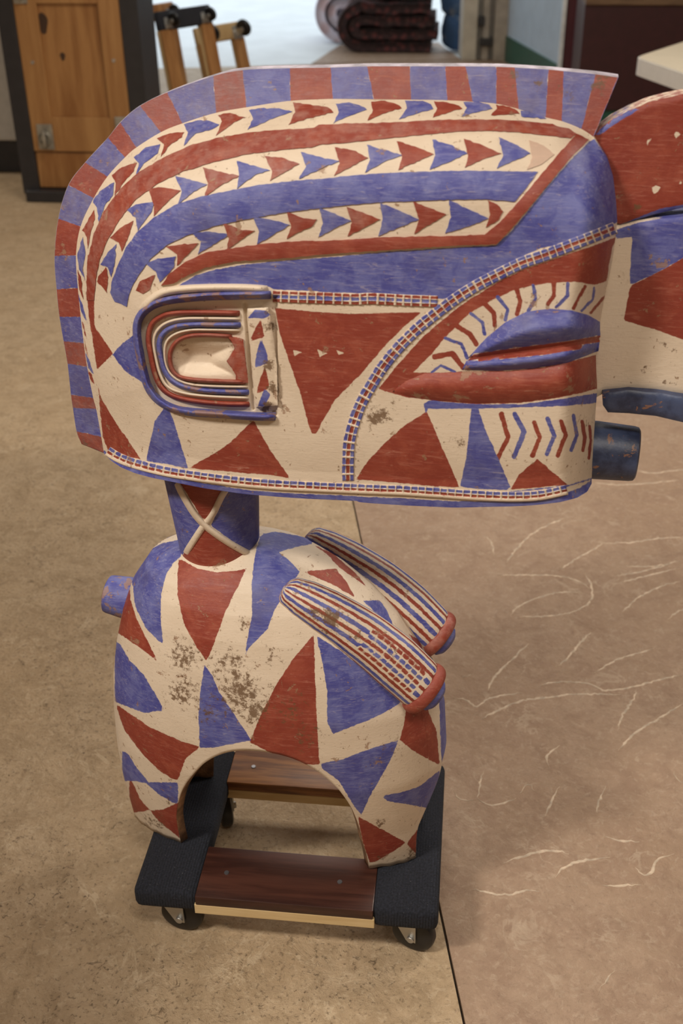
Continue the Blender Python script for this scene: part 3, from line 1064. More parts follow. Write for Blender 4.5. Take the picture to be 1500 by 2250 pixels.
# carved arrow chevrons, row by row
CHEV = [
    ('A', 'r', [(160, 1052), (175, 1085), (188, 1200), (168, 1150)]),
    ('A', 'b', [(186, 888), (198, 960), (186, 1040), (196, 1105), (167, 1050), (158, 980)]),
    ('A', 'r', [(242, 752), (246, 800), (226, 860), (210, 946), (206, 890), (182, 855)]),
    ('A', 'b', [(342, 615), (336, 680), (292, 740), (266, 812), (256, 740), (236, 715), (270, 660)]),
    ('A', 'r', [(456, 516), (440, 560), (386, 620), (345, 682), (350, 620), (330, 580), (380, 540)]),
    ('A', 'b', [(572, 424), (560, 470), (490, 520), (450, 582), (466, 520), (440, 490), (500, 440)]),
    ('A', 'r', [(692, 364), (680, 390), (620, 430), (575, 487), (591, 425), (555, 395), (620, 370)]),
    ('A', 'b', [(867, 326), (830, 350), (750, 370), (690, 432), (711, 365), (690, 325), (760, 305), (820, 308)]),
    ('A', 'r', [(997, 290), (940, 315), (850, 382), (880, 310), (860, 280), (920, 268)]),
    ('A', 'b', [(1232, 262), (1150, 290), (1080, 320), (1008, 352), (1036, 300), (1015, 255), (1060, 245), (1150, 245)]),
    ('A', 'r', [(1437, 266), (1350, 285), (1213, 327), (1246, 265), (1235, 215), (1320, 225), (1410, 240)]),
    ('B', 'b', [(240, 251), (160, 280), (73, 320), (100, 265), (85, 222), (150, 215), (200, 228)]),
    ('B', 'r', [(414, 244), (350, 262), (243, 306), (270, 255), (262, 212), (330, 207), (390, 225)]),
    ('B', 'b', [(572, 248), (500, 268), (400, 300), (440, 245), (430, 207), (520, 208), (560, 225)]),
    ('B', 'r', [(717, 246), (660, 262), (570, 291), (591, 245), (575, 210), (640, 215), (700, 232)]),
    ('B', 'b', [(867, 246), (800, 262), (713, 286), (740, 242), (722, 214), (800, 214), (850, 226)]),
    ('B', 'r', [(1003, 272), (940, 276), (860, 279), (890, 246), (885, 226), (950, 237), (990, 256)]),
    ('B', 'b', [(1137, 297), (1060, 292), (1012, 286), (1008, 256), (1060, 268), (1110, 280)]),
    ('A', 'r', [(300, 1038), (312, 1090), (306, 1168), (285, 1140), (257, 1110), (262, 1085)]),
    ('A', 'b', [(353, 923), (350, 985), (328, 1088), (310, 1040), (273, 1025), (310, 965)]),
    ('A', 'r', [(438, 806), (420, 870), (380, 960), (365, 915), (320, 892), (370, 845)]),
    ('A', 'b', [(542, 711), (530, 760), (460, 857), (450, 790), (403, 752), (450, 725)]),
    ('A', 'r', [(674, 655), (620, 700), (540, 784), (540, 730), (513, 645), (580, 640)]),
    ('A', 'b', [(807, 625), (740, 660), (660, 724), (680, 660), (647, 583), (720, 600)]),
    ('A', 'r', [(967, 582), (890, 620), (795, 687), (811, 620), (784, 539), (860, 560)]),
    ('A', 'b', [(1120, 555), (1050, 575), (955, 647), (966, 580), (954, 508), (1040, 530)]),
    ('A', 'r', [(1267, 522), (1200, 560), (1120, 607), (1131, 560), (1094, 484), (1180, 490)]),
    ('A', 'b', [(1470, 508), (1380, 545), (1265, 597), (1301, 535), (1274, 463), (1380, 490)]),
    ('B', 'r', [(247, 492), (170, 530), (76, 582), (105, 520), (80, 439), (170, 455)]),
    ('B', 'b', [(420, 478), (330, 510), (231, 566), (256, 500), (240, 427), (320, 450)]),
    ('B', 'r', [(574, 474), (490, 510), (397, 553), (416, 490), (389, 409), (480, 435)]),
    ('B', 'b', [(742, 470), (660, 510), (554, 551), (581, 480), (567, 401), (650, 425)]),
    ('B', 'r', [(912, 470), (830, 495), (729, 541), (746, 480), (724, 397), (820, 430)]),
    ('B', 'b', [(1057, 470), (980, 505), (889, 546), (921, 480), (899, 389), (980, 425)]),
    ('B', 'p', [(1177, 475), (1120, 520), (1039, 551), (1066, 490), (1049, 404), (1120, 430)]),
    ('A', 'r', [(546, 1078), (520, 1150), (485, 1172), (450, 1155), (470, 1110)]),
    ('A', 'b', [(650, 984), (640, 1040), (570, 1114), (550, 1060), (497, 1020), (560, 995)]),
    ('A', 'r', [(762, 919), (720, 965), (655, 1030), (656, 975), (600, 935), (680, 925)]),
    ('A', 'b', [(912, 875), (850, 920), (760, 974), (776, 910), (729, 869), (800, 860)]),
    ('A', 'r', [(1044, 857), (970, 905), (905, 951), (916, 895), (884, 813), (970, 850)]),
    ('A', 'b', [(1220, 828), (1140, 875), (1055, 924), (1066, 860), (1034, 786), (1120, 800)]),
    ('A', 'r', [(1354, 799), (1332, 834), (1260, 865), (1204, 897), (1226, 840), (1204, 761), (1290, 795)]),
    ('B', 'b', [(162, 808), (90, 840), (0, 887), (21, 820), (4, 741), (80, 770)]),
    ('B', 'r', [(307, 800), (230, 840), (144, 884), (166, 815), (139, 737), (220, 765)]),
    ('B', 'b', [(500, 800), (400, 840), (297, 884), (319, 800), (307, 717), (400, 755)]),
    ('B', 'r', [(637, 775), (570, 815), (477, 872), (501, 800), (471, 711), (560, 745)]),
    ('B', 'b', [(847, 795), (750, 835), (631, 870), (661, 790), (651, 704), (750, 750)]),
    ('B', 'r', [(921, 760), (900, 800), (834, 840), (856, 775), (844, 704), (890, 725)]),
]
M_pink = make_paint('faded_pink_paint', 'red', 1.8)
M_pink.node_tree.nodes['Principled BSDF']
ntp = M_pink.node_tree
bp_ = ntp.nodes['Principled BSDF']
srcp = bp_.inputs['Base Color'].links[0].from_socket
ntp.links.new(mix(ntp, 0.62, srcp, CREAM), bp_.inputs['Base Color'])
for c, k, pl in CHEV:
    piece('chevron', T(c, pl), head_surf, 0.0013, {'r': M_red, 'b': M_blue, 'p': M_pink}[k], head, step=7, grid=11, edge=4, jit=0.7)


# incised lattice borders
def lattice(line, hw, ncell, rows, name='lattice_border', sub=9, na=25, lineh=0.0016):
    """rows: (from, to, colour) across the band in -1..1"""
    n = ncell * sub + 1
    ju = rng.normal(0, 0.06, ncell + 1)

    def att(nn, na_, px):
        u = np.linspace(0, ncell, nn)
        s = np.linspace(-1, 1, na_)
        L = np.linalg.norm(np.diff(smooth_line(line, nn), axis=0), axis=1).sum() / ncell
        k = np.clip(np.floor(u).astype(int), 0, ncell - 1)
        a = u - k
        du = np.minimum(a - ju[k] - 0.09, 1 + ju[k + 1] - 0.09 - a) * L
        r = np.full((nn, na_), -6.0)
        b_ = np.full((nn, na_), -6.0)
        for (t0, t1, c) in rows:
            ds = np.minimum(s - t0, t1 - s) * hw
            v = np.clip(np.minimum(du[:, None], ds[None, :]), -6, 6)
            if c == 'r':
                r = np.maximum(r, v)
            elif c == 'b':
                b_ = np.maximum(b_, v)
        return {'sdr': r.ravel(), 'sdb': b_.ravel(), 'dirt': np.zeros(nn * na_)}

    def lift_surf(px, L):
        a_ = att(n, na, px)
        cell = fsmooth(np.maximum(a_['sdr'], a_['sdb']), -1.5, 1.0)
        return head_surf(px, L - lineh * cell)
    return ribbon(name, line, hw, lift_surf, 0.0032, M_mix, head, n=n, na=na, attrs=att,
                  prof=lambda s: np.clip((1 - np.abs(s)) / 0.12, 0, 1), base=-0.001, taper=2)


lattice(T('C', [(1085, 208), (1200, 212), (1350, 217), (1500, 222)]).tolist() + T('D', [(150, 348), (300, 356), (440, 361)]).tolist(), 13.5, 19,
        [(-0.9, -0.38, 'r'), (-0.30, 0.28, 'b'), (0.38, 0.9, 'r')])
ARC = T('D', [(1208, 40), (1110, 80), (1000, 122), (900, 160), (800, 194), (700, 243), (600, 295), (510, 352), (430, 412), (350, 477), (270, 557),
              (200, 642), (150, 722), (105, 802), (75, 882), (55, 962), (48, 1050), (48, 1142)])
lattice(ARC, 14, 50, [(-0.92, -0.34, 'b'), (-0.26, 0.30, 'r'), (0.38, 0.92, 'b')])
BOT = np.vstack([T('C', [(262, 985), (320, 1020), (400, 1050), (550, 1088), (700, 1112), (900, 1138), (1100, 1156), (1300, 1166), (1480, 1174)]),
                 T('D', [(120, 1180), (280, 1186), (440, 1196), (600, 1207), (760, 1213), (880, 1207), (1000, 1182)])])
lattice(BOT - np.array([0.0, 3.0]), 11.5, 62, [(-0.9, -0.25, 'b'), (-0.12, 0.36, 'r')])

# eye: nested horseshoe ridges and the panel that closes them
LID = T('C', [(640, 168), (750, 160), (900, 160), (1068, 168)])
ribbon('eyelid', T('C', [(430, 290), (470, 235), (540, 190), (640, 172), (800, 165), (950, 166), (1068, 174)]), 10, head_surf, 0.008, M_cream, head)
ribbon('eye_ridge', T('C', [(1085, 200), (900, 203), (750, 208), (600, 222), (505, 245), (445, 285), (415, 335), (411, 400), (423, 480), (443, 580), (468, 660),
                            (512, 720), (582, 763), (680, 784), (850, 796), (1000, 806), (1108, 808)]), 10, head_surf, 0.0115, M_blue_w2, head, na=11)
ribbon('eye_ridge', T('C', [(930, 292), (750, 288), (600, 291), (530, 310), (482, 350), (468, 420), (480, 500), (500, 590), (532, 660), (592, 705), (700, 730),
                            (850, 744), (980, 746)]), 6.8, head_surf, 0.0085, M_red_w2, head)
ribbon('eye_ridge', T('C', [(935, 350), (800, 350), (700, 349), (605, 359), (548, 387), (522, 440), (531, 520), (556, 590), (602, 640), (682, 668), (800, 682),
                            (980, 686)]), 6.8, head_surf, 0.0085, M_blue_w2, head)
ribbon('eye_ridge', T('C', [(890, 408), (750, 400), (662, 408), (605, 438), (576, 492), (582, 558), (614, 604), (682, 622), (800, 630), (960, 636)]),
       5.5, head_surf, 0.0085, M_red, head)
ribbon('eye_rim', T('C', [(935, 320), (780, 318), (640, 320), (555, 342), (508, 385), (494, 440), (506, 520), (528, 600), (566, 660), (640, 690), (760, 706), (980, 716)]),
       4.5, head_surf, 0.006, M_cream, head)
ribbon('eye_rim', T('C', [(935, 378), (780, 375), (680, 376), (605, 395), (560, 432), (548, 492), (560, 565), (600, 615), (670, 645), (780, 656), (975, 660)]),
       4, head_surf, 0.006, M_cream, head)
HPAINT = lambda px: paint_attrs(px, H_RED, H_BLUE, H_CREAM, STROKES_R, STROKES_B)
EYEBAR = T('C', [(962, 268), (1065, 262), (1080, 330), (1096, 440), (1110, 560), (1113, 752), (1005, 760), (990, 600), (975, 430)])
piece('eye_bar', EYEBAR, head_surf, 0.010, M_mix, head, step=5, grid=5, paint=HPAINT, jit=0.3)
piece('eye_panel', T('C', [(866, 408), (940, 420), (966, 640), (908, 636), (908, 602), (862, 530), (902, 466), (888, 442)]), head_surf, 0.006, M_red, head, step=5, grid=8)

# lips
UL = T('D', [(566, 607), (600, 570), (650, 515), (730, 450), (820, 405), (920, 391), (1020, 399), (1090, 419), (1140, 448), (1142, 515), (1060, 533), (900, 560),
             (750, 580), (650, 594)])
LL = T('D', [(560, 618), (650, 604), (750, 591), (900, 571), (1060, 545), (1140, 526), (1134, 575), (1000, 626), (850, 651), (700, 661), (542, 657)])
LIPRED = [T('D', [(560, 612), (590, 588), (700, 571), (850, 551), (1000, 532), (1145, 506), (1150, 535), (900, 572), (700, 600)]),
          T('D', [(555, 622), (650, 600), (750, 588), (900, 566), (1060, 540), (1065, 566), (900, 592), (750, 607), (562, 626)])]
lipp = lambda px: paint_attrs(px, LIPRED, [UL, LL], LIPRED)
lipp2 = lambda px: (lambda a: {'sdr': np.maximum.reduce([sdpoly(px, p) for p in LIPRED]),
                               'sdb': -np.maximum.reduce([sdpoly(px, p) for p in LIPRED]), 'dirt': a['dirt']})(lipp(px))
piece('upper_lip', UL, head_surf, 0.020, M_mix, head, step=5, grid=6, paint=lipp2, dome=70, jit=0.2)
piece('lower_lip', LL, head_surf, 0.014, M_mix, head, step=5, grid=6, paint=lipp2, dome=40, jit=0.2)
piece('lip_roll', T('D', [(240, 752), (300, 705), (380, 672), (600, 664), (750, 663), (900, 648), (1050, 613), (1122, 596), (1126, 738), (1060, 754), (950, 778), (800, 798),
                          (600, 803), (450, 793), (320, 776)]), head_surf, 0.008, M_red_w2, head, step=6, grid=8, dome=44, jit=0.2)


# ------------------------------------------------------------------ nose plate, ledge, pegs
def slab(name, poly, h, material, parent, paint=None, step=8, grid=9, bev=0.003, side=None):
    b = resample(poly, step, 0.0)
    lo, hi = b.min(0), b.max(0)
    gx, gy = np.meshgrid(np.arange(lo[0], hi[0], grid), np.arange(lo[1], hi[1], grid))
    g = np.stack([gx.ravel(), gy.ravel()], 1)
    g = g[sdpoly(g, b, 60) > grid * 0.4]
    pts = np.vstack([b, g])
    nb_ = len(b)
    r = delaunay_2d_cdt([Vector(p) for p in pts], [(k, (k + 1) % nb_) for k in range(nb_)], [], 1, 1e-5)
    V2 = np.array([(v.x, v.y) for v in r[0]])
    F = [tuple(f) for f in r[2]]
    d = dpoly(V2, np.vstack([b, b[:1]]))
    P = onH(V2, h - bev * (1 - fsmooth(d, 0, 7)))
    a = P[list(F[0])]
    if np.cross(a[1] - a[0], a[2] - a[0]) @ (CAM - a[0]) < 0:
        F = [f[::-1] for f in F]
    n0 = len(P)
    ec = {(f[k], f[(k + 1) % len(f)]) for f in F for k in range(len(f))}
    be = [e for e in ec if (e[1], e[0]) not in ec]
    G = [tuple(v + n0 for v in f[::-1]) for f in F]
    # sides on their own vertices so that the rim stays crisp
    bv = sorted({v for e in be for v in e})
    mA = {v: 2 * n0 + k for k, v in enumerate(bv)}
    mB = {v: 2 * n0 + len(bv) + k for k, v in enumerate(bv)}
    Pm = mirrorS(P)
    Sd = [(e[1], e[0], e[0], e[1]) for e in be]
    Sd = [(mA[e[1]], mA[e[0]], mB[e[0]], mB[e[1]]) for e in be]
    V = np.vstack([P, Pm, P[bv], Pm[bv]])
    at = None
    if paint:
        at = paint(np.vstack([V2, V2, V2[bv], V2[bv]]))
    me = mesh_np(name, V, F + G + Sd, at)
    return link(name, me, material, parent)


NOSE = np.array([(1296, 300), (1340, 264), (1380, 243), (1420, 226), (1460, 215), (1500, 207), (1560, 205), (1620, 222), (1665, 265), (1690, 330), (1680, 400),
                 (1640, 440), (1580, 452), (1500, 456), (1440, 470), (1400, 482), (1362, 493), (1340, 485)], float)
n_cream = [np.array(p, float) for p in ([(1480, 287), (1499, 291), (1483, 306)], [(1419, 306), (1435, 304), (1421, 322)], [(1432, 405), (1453, 412), (1434, 430)],
                                        [(1500, 388), (1486, 408), (1500, 402)])]
nose_att = lambda px: paint_attrs(px, [NOSE + 0.0], [T('P', [(1300, 299), (1345, 262), (1380, 243), (1440, 222), (1400, 243), (1350, 272), (1320, 296)]),
                                                      T('P', [(1360, 494), (1400, 478), (1450, 458), (1520, 446), (1520, 470), (1440, 480)])], n_cream,
                                  dirt=[((1400, 455), 14, .9), ((1370, 465), 12, .5), ((1462, 262), 14, .5)])
slab('nose_ridge', NOSE, 0.018, M_mix, statue, nose_att)
PANEL = np.array([(1340, 497), (1362, 497), (1400, 487), (1460, 479), (1520, 474), (1600, 484), (1640, 560), (1650, 700), (1630, 850), (1560, 874), (1480, 866), (1400, 860),
                  (1330, 862), (1296, 880), (1290, 760), (1300, 640), (1318, 560)], float)
p_red = [np.array([(1384, 628), (1420, 610), (1460, 590), (1520, 555), (1660, 540), (1660, 790), (1520, 754), (1440, 724), (1370, 705)], float)]
p_blue = [np.array([(1390, 520), (1386, 560), (1382, 628), (1420, 610), (1460, 590), (1520, 555), (1660, 540), (1660, 470), (1500, 470), (1400, 490), (1350, 505),
                    (1352, 525)], float)]
pan_att = lambda px: paint_attrs(px, p_red, p_blue, [], dirt=[((1418, 808), 9, 1.1), ((1460, 755), 10, .9), ((1490, 800), 22, .55), ((1464, 840), 10, 1.0), ((1488, 846), 8, 1.0),
                                                             ((1480, 770), 14, .6)])
slab('nose_panel', PANEL, 0.022, M_mix, statue, pan_att)
LEDGE = np.array([(1322, 864), (1380, 857), (1440, 862), (1500, 872), (1600, 890), (1640, 905), (1640, 945), (1560, 936), (1500, 928), (1440, 914), (1380, 908), (1335, 906),
                  (1324, 890)], float)
slab('nose_ledge', LEDGE, 0.034, M_pegblue, statue)


def statue_peg(name, a_px, b_px, r0, r1, material):
    a, b = onH([a_px], 0.0)[0], onH([b_px], 0.0)[0]
    d = b - a
    L = np.linalg.norm(d)
    m = MB()
    m.lathe(a, d, [(0, r0), (L * .3, r0 * 1.0), (L * .9, r1), (L * .97, r1 * .97), (L, r1 * .88), (L * 1.004, 0.0)], 40)
    return m.obj(name, material, statue, smooth=True)


statue_peg('chin_peg', (1270, 985), (1400, 998), 0.0355, 0.0335, M_pegblue)
M_pegred = make_paint('peg_red', 'red')
statue_peg('back_peg', (300, 1318), (236, 1304), 0.031, 0.028, M_blue_w2)

# ------------------------------------------------------------------ neck with crossed straps
NX = lambda px, h: ((onH(px, h) - SO) @ EX)
nl = W2S(onH(np.array([(372, 1065), (566, 1090), (405, 1215), (567, 1228)]), 0.0))
NA0, NB0 = (nl[0, 0], nl[1, 0]), (nl[2, 0], nl[3, 0])
NZ0, NZ1 = nl[3, 2] - 0.02, nl[0, 2] + 0.14
NECKB = 0.055


def neck_ab(z):
    t = np.clip((z - nl[3, 2]) / (nl[0, 2] - nl[3, 2]), -0.3, 1.3)
    xl = NB0[0] + (NA0[0] - NB0[0]) * t
    xr = NB0[1] + (NA0[1] - NB0[1]) * t
    fl = 0.010 * np.clip(-t + 0.1, 0, 1)
    return (xl + xr) / 2, (xr - xl) / 2 + fl, NECKB + fl + 0.004 * t


def neck_surf(px, lift=0.0):
    h = np.full(len(px), NECKB * 0.7)
    for _ in range(14):
        L = W2S(onH(px, h))
        c, a, b = neck_ab(L[:, 2])
        h = 0.5 * h + 0.5 * (b * np.sqrt(np.clip(1 - ((L[:, 0] - c) / a) ** 2, 0.02, 1)))
    return onH(px, h + lift)


nr_, nc_ = 70, 140
zz = np.linspace(NZ0, NZ1, nr_)
th = np.linspace(0, 2 * np.pi, nc_, endpoint=False)
c_, a_, b_ = neck_ab(zz)
NV = np.stack([c_[:, None] + a_[:, None] * np.cos(th), b_[:, None] * np.sin(th), zz[:, None] + 0 * th], -1).reshape(-1, 3)
NVW = S2W(NV)
far_ = NV[:, 1] > 0
NP = proj(np.where(far_[:, None], mirrorS(NVW), NVW))
n_red = [T('N', [(300, 170), (560, 590), (600, 600), (830, 240), (840, 100), (300, 60)]), T('N', [(330, 1010), (560, 680), (620, 690), (1180, 1060), (1190, 1300), (330, 1300)])]
n_blue = [T('N', [(60, 60), (240, 60), (250, 180), (540, 660), (330, 1010), (290, 1000), (60, 700)]),
          T('N', [(860, 60), (1300, 60), (1300, 1060), (1180, 1050), (660, 670), (840, 260)])]
natt = paint_attrs(NP, n_red, n_blue, [], dirt=[((400, 1165), 12, .6), ((480, 1190), 22, .35), ((465, 1080), 18, .3)])
neck = link('neck', mesh_np('neck', NVW, gridfaces(nr_, nc_, True), natt), M_mix, statue)
ribbon('cross_strap', T('N', [(860, 230), (790, 320), (680, 540), (560, 690), (440, 870), (345, 1020)]), 8.5, neck_surf, 0.0035, M_cream, neck, na=7)
ribbon('cross_strap', T('N', [(250, 150), (330, 310), (450, 510), (570, 650), (720, 770), (920, 900), (1170, 1035)]), 8.5, neck_surf, 0.0050, M_cream, neck, na=7)

# ------------------------------------------------------------------ torso shell with four legs
SIL_L = [(395, 1190), (330, 1213), (300, 1257), (282, 1310), (268, 1380), (261, 1450), (262, 1520), (268, 1600), (280, 1680), (292, 1735)]
SIL_R = [(960, 1500), (975, 1560), (979, 1640), (968, 1690), (948, 1770)]
sl = W2S(onH(np.array(SIL_L, float), 0.0))
srr = W2S(onH(np.array(SIL_R, float), 0.0))
zl = np.concatenate([sl[::-1, 2], [0.527]])
xl = np.concatenate([sl[::-1, 0], [-0.07]])
# upper right profile is hidden behind the breasts: continue it as a shoulder
zr = np.concatenate([srr[::-1, 2], [0.36, 0.41, 0.45, 0.48, 0.505, 0.52, 0.527]])
xr = np.concatenate([srr[::-1, 0], [0.212, 0.180, 0.143, 0.105, 0.06, 0.01, -0.05]])
bz = np.array([-0.01, 0.05, 0.12, 0.19, 0.26, 0.32, 0.38, 0.43, 0.465, 0.49, 0.508, 0.52, 0.527])
bb = np.array([0.088, 0.102, 0.116, 0.127, 0.130, 0.128, 0.122, 0.112, 0.099, 0.082, 0.062, 0.037, 0.008])


def prof(z):
    o1, o2 = np.argsort(zl), np.argsort(zr)
    L = np.interp(z, zl[o1], xl[o1])
    R_ = np.interp(z, zr[o2], xr[o2])
    return (L + R_) / 2, np.maximum((R_ - L) / 2, 0.004), np.interp(z, bz, bb)


ZTOP = 0.5268


def se(t, n=2.35):
    c, s = np.cos(t), np.sin(t)
    return np.sign(c) * np.abs(c) ** (2 / n), np.sign(s) * np.abs(s) ** (2 / n)


NT = 900
th = np.linspace(0, 2 * np.pi, NT, endpoint=False)
ex_, sy_ = se(th)
c0, a0, b0 = prof(np.array([0.06]))
X0 = c0[0] + a0[0] * ex_
Y0 = b0[0] * sy_
# arches: long side between fore and hind leg, short ends between near and far leg
ARC_C, ARC_W, ARC_H = 0.006, 0.149, 0.262


def arch(x, w, h, p=2.4, q=0.55):
    return h * np.clip(1 - np.abs(x / w) ** p, 0, 1) ** q


side = np.abs(sy_) > 0.45
ZB = np.where(side, arch(X0 - ARC_C, ARC_W, ARC_H), 0)
ZB = np.maximum(ZB, np.where(~side, arch(Y0, 0.050, 0.15), 0))
ZB += (0.002 + 0.0012 * np.sin(th * 37)) * (ZB < .01)
vv = np.linspace(0, 1, 110) ** 0.9
ZZ = ZB[None, :] + (ZTOP - ZB[None, :]) * (1 - (1 - vv[:, None]) ** 1.35)


def shell(off):
    c, a, b = prof(ZZ)
    return np.stack([c + (a - off) * ex_[None, :], np.maximum(b - off, 0.001) * sy_[None, :], ZZ - off * 0.0 - (off * np.clip((ZZ - .40) / .1, 0, 1))], -1).reshape(-1, 3)


# smooth the profile seams of the outline
VO = shell(0.0)
VI = shell(0.013)
BW = S2W(VO)
IW = S2W(VI)
G3 = BW.reshape(len(vv), NT, 3)
du = np.roll(G3, -1, 1) - np.roll(G3, 1, 1)
dv = np.gradient(G3, axis=0)
nrm = np.cross(du, dv).reshape(-1, 3)
facing = (nrm * (CAM - BW)).sum(1)
if (nrm.reshape(len(vv), NT, 3)[40, 675] @ -EY) < 0:
    facing = -facing
ysgn = VO[:, 1]
use_m = (ysgn > 0) & ~((facing > 0) & (VO[:, 2] > 0.33))
BP = proj(np.where(use_m[:, None], mirrorS(BW), BW))
B_RED = [T('E', [(325, 350), (400, 392), (480, 408), (560, 402), (602, 392), (565, 470), (520, 560), (480, 670), (450, 750), (435, 772), (400, 720), (345, 620), (318, 500), (318, 420)]),
         T('E', [(835, 405), (970, 392), (1010, 440), (1050, 512), (960, 460), (880, 425)]),
         T('E', [(885, 298), (960, 330), (1060, 420), (1100, 470), (990, 392), (930, 330)]),
         T('E', [(1270, 660), (1320, 690), (1335, 780), (1300, 715)]),
         T('E', [(118, 440), (125, 520), (150, 600), (190, 680), (237, 777), (180, 730), (70, 655), (90, 580), (100, 440)]),
         T('F', [(70, 92), (200, 180), (330, 240), (412, 265), (350, 315), (320, 402), (295, 395), (240, 360), (170, 290), (100, 195), (70, 110)]),
         T('F', [(120, 390), (140, 425), (165, 480), (205, 527), (160, 532), (120, 540)]),
         T('F', [(205, 527), (260, 522), (330, 490), (330, 640), (312, 628), (240, 570)]),
         T('E', [(880, 663), (885, 850), (892, 1000), (900, 1162), (905, 1200), (800, 1200), (615, 1108), (660, 1000), (720, 880), (790, 770)]),
         T('F', [(1262, 60), (1300, 60), (1345, 100), (1385, 200), (1398, 340), (1350, 315), (1280, 275), (1235, 235), (1255, 150)]),
         T('F', [(1060, 550), (1170, 610), (1262, 660), (1135, 738), (1110, 740), (1080, 650)]),
         T('F', [(1262, 660), (1345, 560), (1360, 640), (1312, 715), (1275, 680)])]
B_BLUE = [T('E', [(345, 270), (250, 290), (160, 340), (125, 410), (133, 460), (145, 550), (190, 640), (240, 690), (260, 702), (250, 600), (250, 500), (270, 420), (300, 370), (330, 345)]),
          T('E', [(632, 380), (640, 330), (660, 250), (720, 240), (880, 270), (870, 292), (820, 300), (735, 325), (780, 360), (822, 405), (800, 440), (760, 490), (720, 560), (690, 640),
                  (612, 720), (598, 748), (605, 690), (625, 580), (625, 450)]),
          T('E', [(1080, 525), (1150, 522), (1180, 560), (1205, 625), (1130, 570)]),
          T('E', [(60, 690), (84, 705), (120, 770), (180, 830), (266, 977), (180, 987), (60, 940)]),
          T('E', [(430, 788), (460, 830), (490, 900), (550, 990), (622, 1100), (560, 1112), (470, 1130), (410, 1130), (405, 1000), (415, 880)]),
          T('E', [(890, 668), (1000, 740), (1130, 840), (1262, 925), (1200, 970), (1100, 1020), (960, 1072), (935, 1030), (935, 900), (915, 780)]),
          T('F', [(1390, 30), (1440, 60), (1440, 220), (1406, 330), (1400, 200), (1398, 100)]),
          T('F', [(905, 335), (1000, 315), (1120, 270), (1227, 238), (1200, 310), (1150, 400), (1110, 470), (1075, 545), (1040, 500), (980, 400), (920, 360)]),
          T('F', [(90, 280), (115, 292), (150, 350), (200, 410), (320, 412), (320, 500), (295, 492), (240, 460), (190, 415), (140, 405), (90, 405)]),
          T('F', [(1160, 465), (1230, 453), (1310, 430), (1400, 360), (1380, 520), (1350, 517), (1260, 500), (1180, 487)])]
batt = paint_attrs(BP, B_RED, B_BLUE, [])
batt['dirt'] = np.maximum(batt['dirt'], 0.10)
nb2 = len(BW)
FO = gridfaces(len(vv), NT, True)
FI = gridfaces(len(vv), NT, True, off=nb2, flip=True)
k = np.arange(NT)
FE = np.stack([k, k + nb2, (k + 1) % NT + nb2, (k + 1) % NT], 1)
batt = {kk: np.concatenate([v, v]) for kk, v in batt.items()}
fm = np.concatenate([np.zeros(len(FO)), np.ones(len(FI)), np.ones(len(FE))])
torso = link('torso', mesh_np('torso', np.vstack([BW, IW]), np.vstack([FO, FI, FE]), batt, mats=[M_mix, M_inner], fmat=fm), None, statue)


